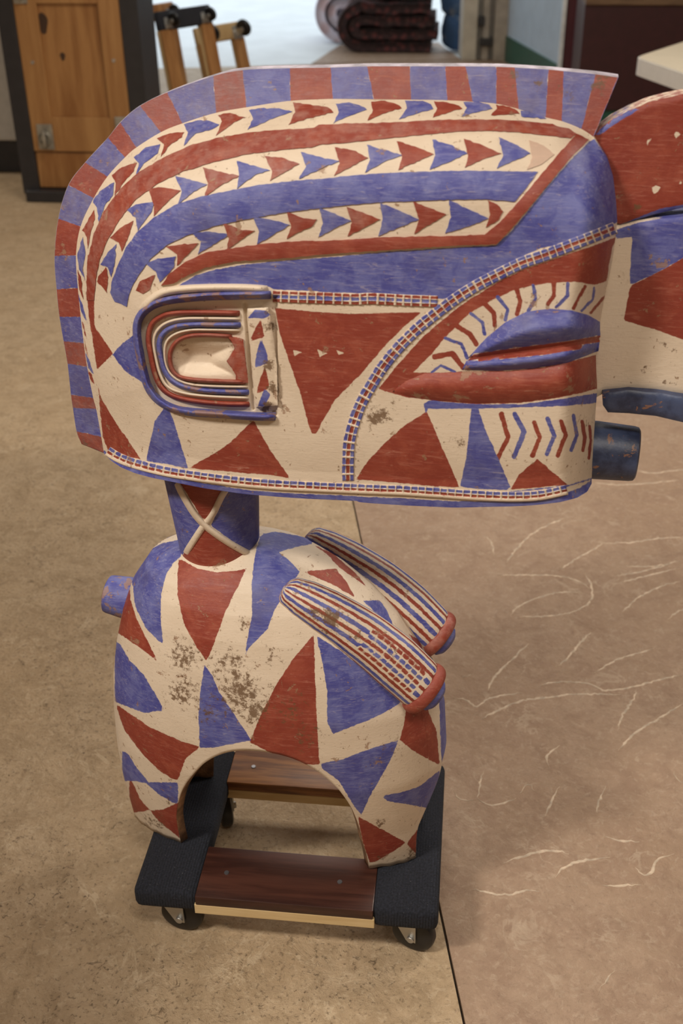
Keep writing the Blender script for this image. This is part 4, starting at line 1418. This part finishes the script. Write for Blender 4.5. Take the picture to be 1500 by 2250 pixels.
# ------------------------------------------------------------------ breasts
def breast(sgn):
    S = W2S(onH([(622, 1290)], 0.066))[0]
    E_ = W2S(onH([(936, 1516)], 0.062))[0]
    d = E_ - S
    L = np.linalg.norm(d)
    d /= L
    n1 = np.cross(d, np.array([0, 1.0, 0]))
    n1 /= np.linalg.norm(n1)
    if n1[2] < 0:
        n1 = -n1
    n2 = np.array([0, 1.0, 0])
    nt_, na_ = 90, 150
    t = np.linspace(0, 1, nt_)
    r1 = np.interp(t, [0, .03, .12, .25, .5, .75, .93, 1], [.010, .021, .027, .031, .036, .0385, .037, .033])
    r2 = np.interp(t, [0, .03, .12, .25, .5, .75, .93, 1], [.010, .019, .025, .029, .032, .034, .033, .030])
    r1[0] = r2[0] = 0.0004
    cen = S + d * (L * t)[:, None] + n1 * (0.012 * np.sin(np.pi * t))[:, None]
    a = np.linspace(0, 2 * np.pi, na_, endpoint=False)      # 0 = up (n1), pi/2 = towards -n2 (viewer)
    P = cen[:, None] + r1[:, None, None] * np.cos(a)[None, :, None] * n1 - r2[:, None, None] * np.sin(a)[None, :, None] * n2
    P = P.reshape(-1, 3)
    # stripes along the length
    r = np.full((nt_, na_), -14.0)
    bl = np.full((nt_, na_), -14.0)
    pxm = 1450.0
    rad = ((r1 + r2) / 2)[:, None] * pxm
    ns = 20
    for k in range(ns):
        dd = np.abs((a - 2 * np.pi * (k + .5) / ns + np.pi) % (2 * np.pi) - np.pi)[None, :]
        w = 0.072 if k % 2 else 0.095
        v = (w - dd) * rad
        if k % 2:
            r = np.maximum(r, v)
        else:
            bl = np.maximum(bl, v)
    # scored lattice near the tip on the upper flank
    a0, a1, t0, t1 = 0.55, 1.6, 0.50, 0.90
    nu_, nv_ = 9, 5
    lat = ((a > a0) & (a < a1))[None, :] & ((t > t0) & (t < t1))[:, None]
    fu = (t - t0) / (t1 - t0) * nu_
    fv = (a - a0) / (a1 - a0) * nv_
    du_ = np.minimum(fu % 1, 1 - fu % 1) * (t1 - t0) / nu_ * L * pxm
    dv_ = (np.minimum(fv % 1, 1 - fv % 1) * (a1 - a0) / nv_)[None, :] * rad
    cell = np.minimum(du_[:, None] - 1.6, dv_ - 1.6)
    par = (np.floor(fv) % 2 == 0)[None, :]
    r = np.where(lat, np.where(par, cell, -6), r)
    bl = np.where(lat, np.where(par, -6, cell), bl)
    cap = (t > 0.955)[:, None] & np.ones((1, na_), bool)
    r = np.where(cap, 6, r)
    bl = np.where(cap, -6, bl)
    P[:, 1] *= 1.0
    if sgn > 0:
        P = P * np.array([1, -1, 1])
    W = S2W(P)
    F = gridfaces(nt_, na_, True, flip=(sgn < 0))
    px = proj(W)
    dirt = np.zeros(len(px))
    if sgn < 0:
        for (c, rr, w) in DIRT:
            dirt = np.maximum(dirt, w * np.exp(-((px - np.array(c)) ** 2).sum(1) / rr ** 2))
    br = link('breast', mesh_np('breast', W, F, {'sdr': np.clip(r, -14, 14).ravel(), 'sdb': np.clip(bl, -14, 14).ravel(), 'dirt': dirt}), M_mix, statue)
    # red ring and blue nipple at the tip
    ring_t = np.linspace(0, 2 * np.pi, 16, endpoint=False)
    ce = cen[-1] - d * 0.004
    RV = []
    for aa in a[::3]:
        rad1 = r1[-1] + .002
        rad2 = r2[-1] + .002
        o_ = np.cos(aa) * n1 * rad1 - np.sin(aa) * n2 * rad2
        on = o_ / np.linalg.norm(o_)
        for q in ring_t:
            RV.append(ce + o_ + on * 0.0052 * np.cos(q) + d * 0.009 * np.sin(q))
    RV = np.array(RV)
    if sgn > 0:
        RV = RV * np.array([1, -1, 1])
    m_ = len(a[::3])
    ii, jj = np.meshgrid(np.arange(m_), np.arange(16), indexing='ij')
    f = np.stack([ii * 16 + jj, ((ii + 1) % m_) * 16 + jj, ((ii + 1) % m_) * 16 + (jj + 1) % 16, ii * 16 + (jj + 1) % 16], -1).reshape(-1, 4)
    link('ring', mesh_np('ring', S2W(RV), f if sgn > 0 else f[:, ::-1].copy()), M_red, br)
    flip = np.array([1, -1, 1]) if sgn > 0 else np.ones(3)
    a3, d3 = S2W(((ce - d * .004) * flip)[None])[0], S2W(((ce + d) * flip)[None])[0] - S2W((ce * flip)[None])[0]
    MB().lathe(a3, d3, [(0, .026), (.012, .025), (.022, .0235), (.027, .018), (.0285, 0)], 28).obj('nipple', M_blue, br, smooth=True)
    # end disc closing the tip
    MB().lathe(S2W(((cen[-1] - d * .006) * flip)[None])[0], d3, [(0, r2[-1] * .98), (.006, r2[-1] * .8), (.007, 0)], 28).obj('tip', M_red, br, smooth=True)


breast(-1)
breast(1)


# ------------------------------------------------------------------ dollies
def caster(parent, x, y, zt, r, w, ang, rubber, zinc):
    """zt: height of the mounting face; the wheel hangs below it. A part with wheel, axle and fork as sub-parts"""
    ax = Vector((math.sin(ang), math.cos(ang), 0))
    fw = Vector((math.cos(ang), -math.sin(ang), 0))
    wc = Vector((x, y, r)) + fw * (r * 0.35)
    top = Vector((x, y, zt))
    p = MB()
    p.box((x - r * .75, y - r * .75, zt - .004), (x + r * .75, y + r * .75, zt), 0.001)
    p.cyl(top - Vector((0, 0, .004)), top - Vector((0, 0, .014)), r * .55, r * .5, 20)
    c = p.obj('caster', zinc, parent, keep=False, smooth=True)
    f = MB()
    for s in (-1, 1):
        o = ax * s * (w / 2 + .003)
        a = top + o - Vector((0, 0, .012))
        pts = [a - fw * r * .55, a + fw * r * .55, wc + o + fw * r * .22 - Vector((0, 0, r * .22)), wc + o - fw * r * .22 - Vector((0, 0, r * .22))]
        bm = f.bm
        va = [bm.verts.new(q - ax * .0014) for q in pts]
        vb = [bm.verts.new(q + ax * .0014) for q in pts]
        bm.faces.new(va)
        bm.faces.new(vb[::-1])
        for k in range(4):
            bm.faces.new((va[k], va[(k + 1) % 4], vb[(k + 1) % 4], vb[k]))
    f.box((x - r * .5, y - r * .5, zt - .017), (x + r * .5, y + r * .5, zt - .012), 0.001)
    f.obj('fork', zinc, c, keep=False, smooth=True)
    m = MB()
    m.lathe(wc - ax * w / 2, ax, [(0, r * .35), (0, r * .80), (w * .12, r * .95), (w * .3, r), (w * .7, r), (w * .88, r * .95), (w, r * .80), (w, r * .35)], 40)
    m.obj('wheel', rubber, c, keep=False, smooth=True)
    m = MB()
    m.cyl(wc - ax * (w / 2 + .009), wc + ax * (w / 2 + .009), r * .17, seg=14, bevel=.001)
    m.obj('axle', zinc, c, keep=False, smooth=True)
    return c


def build_dolly(root, LX, WY, pw, top, sl, carpet, slat_a, slat_b, under, r, w, angs, cast, cin):
    """carpet-wrapped end planks along y, two slats along x between them, four casters"""
    th = 0.040
    for k, x0 in enumerate((0, LX - pw)):
        MB().box((x0, 0, top - th), (x0 + pw, WY, top), 0.011, 3).obj('end_plank', carpet, root, keep=False, smooth=True)
    for (y0, y1), m_ in zip(sl, (slat_a, slat_b)):
        s = MB().box((pw - .002, y0, top - .0205), (LX - pw + .002, y1, top - .002), 0.002).obj('slat', m_, root, keep=False, smooth=True)
        for fx in (.14, .80):
            sx = pw + (LX - 2 * pw) * fx
            MB().cyl((sx, (y0 + y1) / 2, top - .0025), (sx, (y0 + y1) / 2, top - .0008), .0042, .0036, 14).obj('screw', M_screw, s, keep=False)
        MB().box((pw - .004, y0 + .0005, top - th + .001), (LX - pw + .004, y1 - .002, top - .0205), 0.001).obj('rail', under, root, keep=False)
    for (cx, cy), a in zip(cast, angs):
        caster(root, cx, cy, top - th, r, w, a, M_rubber, M_zinc)


dolly = empty('furniture_dolly', (0, 0, 0), 'small wooden dolly with navy carpet ends carrying the painted statue', 'dolly')
build_dolly(dolly, 0.457, 0.32, 0.0975, DZ, [(-.002, .097), (.238, .318)], M_carpet, M_slat, M_slat2, M_pine, .034, .021, (.12, .30, 1.2, .4),
            [(.050, .040), (.410, .042), (.078, .275), (.40, .275)], None)

M_rail_o = make_wood('orange_pine_rail', (0.30, 0.13, 0.04), (0.48, 0.25, 0.09), 0, .6, .5)
M_rail_p = make_wood('pale_pine_rail', (0.46, 0.30, 0.13), (0.60, 0.43, 0.22), 0, .6, .5)
M_navy = plain('dark_carpet_end', (0.02, 0.022, 0.03), 0.95)


def stored_dolly(px, Y, lean, yaw, kind, label):
    """a dolly stood on end, casters to the right; px is the upper caster in the photograph"""
    P = onY([px], Y)[0]
    R_ = Matrix(((0, 0, -1), (0, 1, 0), (1, 0, 0)))
    R_ = Matrix.Rotation(yaw, 3, 'Z') @ Matrix.Rotation(-lean, 3, 'Y') @ R_
    WY, top, r = (.40, .155, .049) if kind == 1 else (.40, .125, .036)
    LX = (P[2] + math.sin(lean) * (top - r)) / math.cos(lean) + .06
    e = empty('stored_dolly', (0, 0, 0), label, 'dolly', 'dollies stored on end behind the cabinet', rot=R_)
    capm = (M_navy, M_rail_p, M_rail_o)[kind]
    build_dolly(e, LX, WY, .095, top, [(.0, .09), (WY - .09, WY)], capm, M_rail_p, M_rail_p, M_rail_o, r, r * .62, (.25, .30, .2, .35),
                [(.06, .06), (LX - .06, .06), (.06, WY - .06), (LX - .06, WY - .06)], None)
    # set it on the floor: lowest point of the lower end
    low = min((R_ @ Vector((x, y, z))).z for x in (0,) for y in (0, WY) for z in (top - .04, top))
    cst = R_ @ Vector((LX - .06, .06, r))
    e.location = (P[0] - cst.x, P[1] - cst.y, -low)
    return e


stored_dolly((385, 62), 5.0, math.radians(10), math.radians(-30), 0, 'dolly stood on end with dark carpeted top, nearest the wooden cabinet')
stored_dolly((470, 98), 5.75, math.radians(13), math.radians(-30), 1, 'bare pine dolly stood on end, large wheels pointing to the doorway')
stored_dolly((318, 48), 5.8, math.radians(8), math.radians(-26), 2, 'brown wooden dolly stood on end, half hidden behind the cabinet post')

# ------------------------------------------------------------------ background, left: cabinet and appliance
CY = 4.25
M_cpine = make_wood('amber_pine', (0.24, 0.10, 0.028), (0.38, 0.19, 0.065), 2, .35, .45)
M_cpine2 = make_wood('amber_pine_stile', (0.30, 0.14, 0.045), (0.40, 0.21, 0.075), 2, .35, .45)
M_post = plain('dark_grey_post_paint', (0.022, 0.020, 0.022), 0.5)
M_plate = plain('worn_plate_metal', (0.36, 0.34, 0.29), 0.45, 0.7, 0.25)
M_knot = plain('dark_knot', (0.05, 0.022, 0.01), 0.6)
cab = empty('pine_cabinet', (-1.4, CY, 0), 'tall amber pine cabinet back with dark corner posts and metal plate', 'cabinet')
fx = lambda x, y=200: onY([(x, y)], CY)[0][0]
fz = lambda y, x=150: onY([(x, y)], CY)[0][2]
X0c, X1c, X2c, X3c, X4c, X5c = [fx(v) for v in (20, 57, 105, 235, 281, 320)]
HT = 1.55
MB().box((X0c, CY - .01, 0.03), (X1c, CY + .05, HT), .004).obj('corner_post', M_post, cab)
MB().box((X4c, CY - .01, 0.03), (X5c, CY + .05, HT), .004).obj('corner_post', M_post, cab)
MB().box((X0c + .01, CY + .03, 0.04), (X5c - .01, CY + .30, HT), .004).obj('carcass', M_post, cab)
zr0, zr1 = fz(333), fz(258)
MB().box((X2c - .004, CY + .012, zr1 - .02), (X3c + .004, CY + .026, HT), 0).obj('panel', M_cpine, cab)
MB().box((X1c, CY - .004, zr0), (X2c, CY + .016, HT), .003).obj('stile', M_cpine2, cab)
MB().box((X3c, CY - .004, zr0), (X4c, CY + .016, HT), .003).obj('stile', M_cpine2, cab)
MB().box((X2c, CY - .003, zr0), (X3c, CY + .016, zr1), .003).obj('rail', M_cpine2, cab)
MB().box((X2c, CY - .003, fz(8)), (X3c, CY + .016, HT), .003).obj('rail', M_cpine2, cab)
MB().box((X1c, CY + .008, 0.06), (X4c, CY + .026, zr0 - .006), .003).obj('lower_board', M_cpine, cab)
MB().box((X1c - .06, CY - .05, 0.0), (X5c + .02, CY + .04, 0.055), .006).obj('foot_rail', M_post, cab)


def plate(px0, px1):
    a, b = onY([px0], CY)[0], onY([px1], CY)[0]
    pl = MB().box((a[0], CY - .012, b[2]), (b[0], CY - .004, a[2]), .003).obj('metal_plate', M_plate, cab)
    c = ((a[0] + b[0]) / 2, CY - .012, (a[2] + b[2]) / 2)
    w_, h_ = (b[0] - a[0]), (a[2] - b[2])
    m = MB()
    m.lathe((c[0], c[1], c[2] - h_ * .05), (0, -1, 0), [(0, w_ * .42), (.012, w_ * .42), (.014, w_ * .34), (.006, w_ * .30), (.005, 0)], 28)
    m.box((c[0] - w_ * .10, c[1] - .03, c[2] - h_ * .36), (c[0] + w_ * .14, c[1], c[2] + h_ * .28), .006)
    m.obj('cup', M_plate, pl, smooth=True)


plate((80, 272), (122, 328))
plate((252, 256), (294, 312))
plate((24, -48), (62, 8))
for (kx, ky, ra, rb) in ((92, 52, .024, .046), (136, 125, .012, .018)):
    p = onY([(kx, ky)], CY)[0]
    yk = CY + .012
    m = MB()
    m.bm.faces.new([m.bm.verts.new((p[0] + ra * math.cos(t) * (1 + .2 * math.sin(3 * t)), yk - .0015, p[2] + rb * math.sin(t))) for t in np.linspace(0, 2 * math.pi, 20, endpoint=False)])
    m.obj('knot', M_knot, cab)
for (kx, ky) in ((72, 137), (250, 133)):
    p = onY([(kx, ky)], CY)[0]
    MB().cyl((p[0], CY - .004, p[2]), (p[0], CY - .008, p[2]), .009, .007, 14).obj('screw', M_zinc, cab)

M_appl = plain('off_white_enamel', (0.52, 0.50, 0.47), 0.4, var=.06)
ap = empty('white_appliance', (-2.2, 5.0, 0), 'off-white boxy appliance on black base left of the pine cabinet', 'appliance')
MB().box((-2.75, 4.75, .17), (-1.66, 5.4, 1.5), .02, 3).obj('body', M_appl, ap, smooth=True)
MB().box((-2.72, 4.79, .0), (-1.69, 5.38, .17), .005).obj('base', M_post, ap)
MB().box((-2.74, 4.735, .80), (-1.67, 4.752, .815), .004).obj('door_gap', M_post, ap)

# ------------------------------------------------------------------ doorway with rugs
M_jamb = plain('cream_jamb_paint', (0.50, 0.45, 0.36), 0.55, var=.12, scale=9)
M_jamb2 = plain('dusty_beige_paint', (0.36, 0.31, 0.25), 0.6, var=.15, scale=9)
M_track = plain('dull_track_metal', (0.20, 0.19, 0.17), 0.45, 0.7)
M_black = plain('black_hardware', (0.02, 0.018, 0.018), 0.5)
JY = 8.8
jx = [onY([(v, 110)], JY)[0][0] for v in (1014, 1046, 1058, 1072, 1083, 1112)]
d1 = MB().box((jx[0], JY, 0), (jx[1], JY + .25, 3.1), .006).obj('door_1', M_jamb)
tag(d1, kind='structure')
MB().box((jx[1], JY + .05, 0), (jx[2], JY + .25, 3.1), .002).obj('door_track', M_track, d1)
MB().box((jx[2], JY + .02, 0), (jx[3], JY + .25, 3.1), .004).obj('door_track', M_jamb2, d1)
MB().box((jx[3], JY + .06, 0), (jx[4], JY + .25, 3.1), .002).obj('door_track', M_track, d1)
MB().box((jx[4], JY + .0, 0), (jx[5], JY + .25, 3.1), .004).obj('post', M_jamb2, d1)
for (a, b) in (((1050, 36), (1064, 56)), ((1054, 84), (1080, 100))):
    p, q = onY([a], JY)[0], onY([b], JY)[0]
    MB().box((p[0], JY - .03, q[2]), (q[0], JY + .06, p[2]), .004).obj('latch', M_black, d1)
# brown sill strip inside the door
M_blue_w = plain('pale_blue_wall_paint', (0.46, 0.56, 0.66), 0.35, var=.05, scale=8)
M_green = plain('dark_green_paint', (0.018, 0.085, 0.055), 0.4, var=.15)
M_trimw = plain('white_trim_paint', (0.72, 0.74, 0.74), 0.45)
M_maroon = plain('maroon_gloss_paint', (0.085, 0.022, 0.030), 0.30, var=.1)
M_maroon_d = plain('dark_maroon_laminate', (0.040, 0.008, 0.010), 0.4, var=.12)
M_brownedge = make_wood('brown_counter_edge', (0.11, 0.06, 0.03), (0.20, 0.12, 0.06), 0, 1, .5)
PA, PB = np.array([0.70, 8.8]), np.array([1.075, 7.15])


def strip(name, a, b, z0, z1, t, material, parent=None, off=0.0):
    a, b = np.asarray(a), np.asarray(b)
    d = (b - a) / np.linalg.norm(b - a)
    n_ = np.array([-d[1], d[0]])
    if n_[0] < 0:
        n_ = -n_
    q = [a - n_ * off, b - n_ * off, b + n_ * t, a + n_ * t]
    return MB().prism([tuple(v) for v in q], z0, z1, 'Z').obj(name, material, parent)


tag(strip('wall_partition', PA, PB, 0, 3.2, .10, M_blue_w), kind='structure')
tag(strip('baseboard_partition', PA, PB, 0, .19, .02, M_green, off=.012), kind='structure')
pd = (PB - PA) / np.linalg.norm(PB - PA)
p1 = np.array([onY([(1232, 60)], 7.1)[0][0], 7.1])
xs_ = [onY([(v, 60)], 7.1)[0][0] for v in (1233, 1241, 1263, 1274)]
tr = MB().box((xs_[0], 7.08, 0), (xs_[1], 7.2, 3.2), .003).obj('trim_1', M_trimw)
tag(tr, kind='structure')
MB().box((xs_[1], 7.10, 0), (xs_[2], 7.2, 3.2), .003).obj('post', M_maroon, tr)
MB().box((xs_[2], 7.08, 0), (xs_[3], 7.2, 3.2), .003).obj('edge_strip', M_trimw, tr)
cx0 = onY([(1277, 100)], 6.35)[0][0]
ct = empty('maroon_counter', (1.9, 6.35, 0), 'dark maroon counter with brown top edge behind the statue nose', 'counter')
MB().box((cx0, 6.35, .07), (3.4, 7.0, .675), .004).obj('front_panel', M_maroon_d, ct)
MB().box((cx0 + .02, 6.38, 0), (3.4, 6.95, .07), .002).obj('kick_board', M_green, ct)
MB().box((cx0, 6.33, .675), (3.42, 7.02, .72), .006).obj('top', M_brownedge, ct)

# table with clipped corner
M_tab = plain('cream_laminate', (0.70, 0.62, 0.48), 0.4, var=.05, scale=6)
M_tabe = plain('white_table_edge', (0.68, 0.66, 0.62), 0.45, var=.03)
tb = empty('cream_table', (1.8, 3.8, 0), 'cream laminate table with thick white edge, one corner in view', 'table')
poly = [(1.10, 3.86), (1.30, 3.28), (2.5, 3.28), (2.5, 4.5), (1.46, 4.5)]


def rounded(poly, r, n=6):
    out = []
    for i_ in range(len(poly)):
        a, b, c = np.array(poly[i_ - 1]), np.array(poly[i_]), np.array(poly[(i_ + 1) % len(poly)])
        u, v = (a - b) / np.linalg.norm(a - b), (c - b) / np.linalg.norm(c - b)
        p0, p1_ = b + u * r, b + v * r
        for t in np.linspace(0, 1, n):
            out.append(tuple((1 - t) ** 2 * p0 + 2 * t * (1 - t) * b + t * t * p1_))
    return out


pr_ = rounded(poly, .045)
MB().prism(pr_, .672, .736, 'Z').obj('edge_band', M_tabe, tb)
cc_ = np.mean(np.array(poly), 0)
MB().prism([tuple(cc_ + (np.array(p) - cc_) * .988) for p in pr_], .730, .741, 'Z', .002).obj('table_top', M_tab, tb)
for (lx, ly) in ((1.75, 3.45), (2.4, 3.45), (1.75, 4.35), (2.4, 4.35)):
    MB().cyl((lx, ly, 0), (lx, ly, .68), .018, .022, 16).obj('leg', M_track, tb, smooth=True)


# rugs
def rug_mat(name, base, c2, c3, scale):
    m, nt, b = mat(name)
    v = nt.nodes.new('ShaderNodeTexVoronoi')
    v.inputs['Scale'].default_value = scale
    tc = nt.nodes.new('ShaderNodeTexCoord')
    nt.links.new(tc.outputs['Object'], v.inputs['Vector'])
    col = mix(nt, ramp(nt, v.outputs['Distance'], 0.25, 0.5), c2, base)
    col = mix(nt, ramp(nt, noise(nt, scale * 1.6, 4), 0.56, 0.66), col, c3)
    nt.links.new(col, b.inputs['Base Color'])
    b.inputs['Roughness'].default_value = 0.95
    bump(nt, b, noise(nt, scale * 12, 3), 0.5, .01)
    return m


M_rugd = rug_mat('dark_floral_rug', (0.028, 0.012, 0.012), (0.11, 0.03, 0.028), (0.07, 0.035, 0.03), 16)
M_rugb = rug_mat('beige_rug', (0.22, 0.17, 0.11), (0.06, 0.045, 0.03), (0.35, 0.28, 0.19), 22)
M_rugp = rug_mat('pale_lilac_rug', (0.62, 0.55, 0.62), (0.55, 0.40, 0.42), (0.70, 0.66, 0.72), 7)
M_rugr = rug_mat('red_rug', (0.30, 0.05, 0.04), (0.45, 0.30, 0.25), (0.16, 0.03, 0.03), 14)
M_bl = rug_mat('blue_blanket', (0.045, 0.10, 0.22), (0.09, 0.15, 0.26), (0.16, 0.19, 0.24), 6)


def folded(name, cx, z0, hw, R0, th, ylo, yhi, material, label, cat, left=True, layers=2, parent=None, seed=1):
    """nested U folds: rounded end on one side, seen end-on"""
    root = empty(name, (cx, (ylo + yhi) / 2, z0), label, cat)
    g = np.random.default_rng(seed)
    ny = 14
    zc = z0 + R0 + th / 2
    for k in range(layers):
        rr = R0 - k * (th * 1.01)
        if rr < th * .35:
            break
        end = hw - abs(g.normal(0, .03))
        s = -1 if left else 1
        path = [(cx - s * (end - g.uniform(0, .05)), zc + rr)]
        for t in np.linspace(0, 1, 9)[1:]:
            path.append((cx - s * (end * (1 - t)) + s * t * (hw - R0), zc + rr + g.normal(0, .006)))
        for t in np.linspace(0, math.pi, 14)[1:]:
            path.append((cx + s * (hw - R0) + s * rr * math.sin(t), zc + rr * math.cos(t)))
        for t in np.linspace(0, 1, 9)[1:]:
            path.append((cx + s * (hw - R0) * (1 - t) - s * t * end, zc - rr))
        path = smooth_line(np.array(path), 60)
        tan = np.gradient(path, axis=0)
        tan /= np.linalg.norm(tan, axis=1)[:, None]
        nr = np.stack([-tan[:, 1], tan[:, 0]], 1)
        yl = np.linspace(ylo, yhi, ny)
        V = []
        for yy in yl:
            edge = min(1, (min(yy - ylo, yhi - yy) + .004) / .03)
            tk = th / 2 * (.62 + .38 * math.sqrt(edge))
            wob = .006 * np.sin(path[:, 0] * 19 + yy * 11 + k) + .004 * np.sin(path[:, 0] * 41 + k * 2)
            up = np.stack([path[:, 0] + nr[:, 0] * (tk + wob), np.full(60, yy), path[:, 1] + nr[:, 1] * (tk + wob)], 1)
            dn = np.stack([path[:, 0] - nr[:, 0] * tk, np.full(60, yy), path[:, 1] - nr[:, 1] * tk], 1)
            V.append(np.vstack([up, dn[::-1]]))
        V = np.vstack(V)
        V[:, 2] = np.maximum(V[:, 2], z0)
        F = gridfaces(ny, 120, True).tolist()
        # caps as quad strips between the two skins
        for base_ in (0, (ny - 1) * 120):
            for q in range(59):
                F.append([base_ + q, base_ + q + 1, base_ + 118 - q, base_ + 119 - q])
        me = mesh_np('fold', V, [tuple(f) for f in F])
        link('fold', me, material, root)
    return root


folded('folded_rug', -.285, 0.003, .41, .152, .098, 9.15, 9.62, M_rugd, 'dark maroon floral rug folded thickly at the bottom of the doorway pile', 'rug', True, 2, seed=3)
folded('folded_rug', -.15, .424, .26, .055, .055, 9.18, 9.6, M_rugb, 'beige patterned rug folded flat on top of the dark rug', 'rug', True, 1, seed=5)
folded('folded_rug', -.50, -.009, .46, .20, .11, 9.75, 10.4, M_rugp, 'pale lilac rug folded in the bright light behind the dark rug', 'rug', True, 2, seed=8)
folded('folded_rug', -.575, .424, .14, .05, .05, 9.3, 9.6, M_rugr, 'small red patterned rug folded on the left of the pile top', 'rug', True, 1, seed=9)
# blue blanket slumped against the jamb
bx = [onY([(v, 60)], 9.25)[0][0] for v in (966, 1020)]
bl_ = empty('blue_blanket', ((bx[0] + bx[1]) / 2, 9.3, 0), 'blue blanket bundle slumped between the rugs and the door jamb', 'blanket')
for (c, rx, ry, rz_, nm) in (((.30, 9.36, .17), .15, .16, .165, 'lower_bundle'), ((.285, 9.36, .42), .15, .16, .15, 'upper_fold')):
    nu2, nv2 = 36, 22
    V = []
    for iv in range(nv2):
        ph = -math.pi / 2 + math.pi * iv / (nv2 - 1)
        for iu in range(nu2):
            t = 2 * math.pi * iu / nu2
            q = 1 + .05 * math.sin(3 * t + 4 * ph) + .03 * math.sin(7 * t - 5 * ph)
            V.append((c[0] + rx * q * math.cos(ph) ** .6 * math.cos(t), c[1] + ry * q * math.cos(ph) ** .6 * math.sin(t),
                      max(0.0, c[2] + rz_ * np.sign(math.sin(ph)) * abs(math.sin(ph)) ** .8)))
    link(nm, mesh_np(nm, np.array(V), gridfaces(nv2, nu2, True)), M_bl, bl_)

# unseen bench, added to block lamp light and shade the tan floor
wbn = empty('shade_bench', (-.8, -.2, 0), 'added pine bench left of the view, put in to shade the tan floor', 'bench')
wp = [(-.31, -.95), (-.68, .62), (-1.30, .50), (-1.0, -1.15)]
wc2 = np.mean(np.array(wp), 0)
MB().prism(wp, .99, 1.04, 'Z', .004).obj('shade_bench_top', M_cpine2, wbn)
MB().prism([tuple(wc2 + (np.array(p) - wc2) * .86) for p in wp], .22, .25, 'Z').obj('lower_shelf', M_cpine, wbn)
for p in wp:
    q = wc2 + (np.array(p) - wc2) * .86
    MB().box((q[0] - .035, q[1] - .035, 0), (q[0] + .035, q[1] + .035, .99), .004).obj('leg', M_cpine2, wbn)
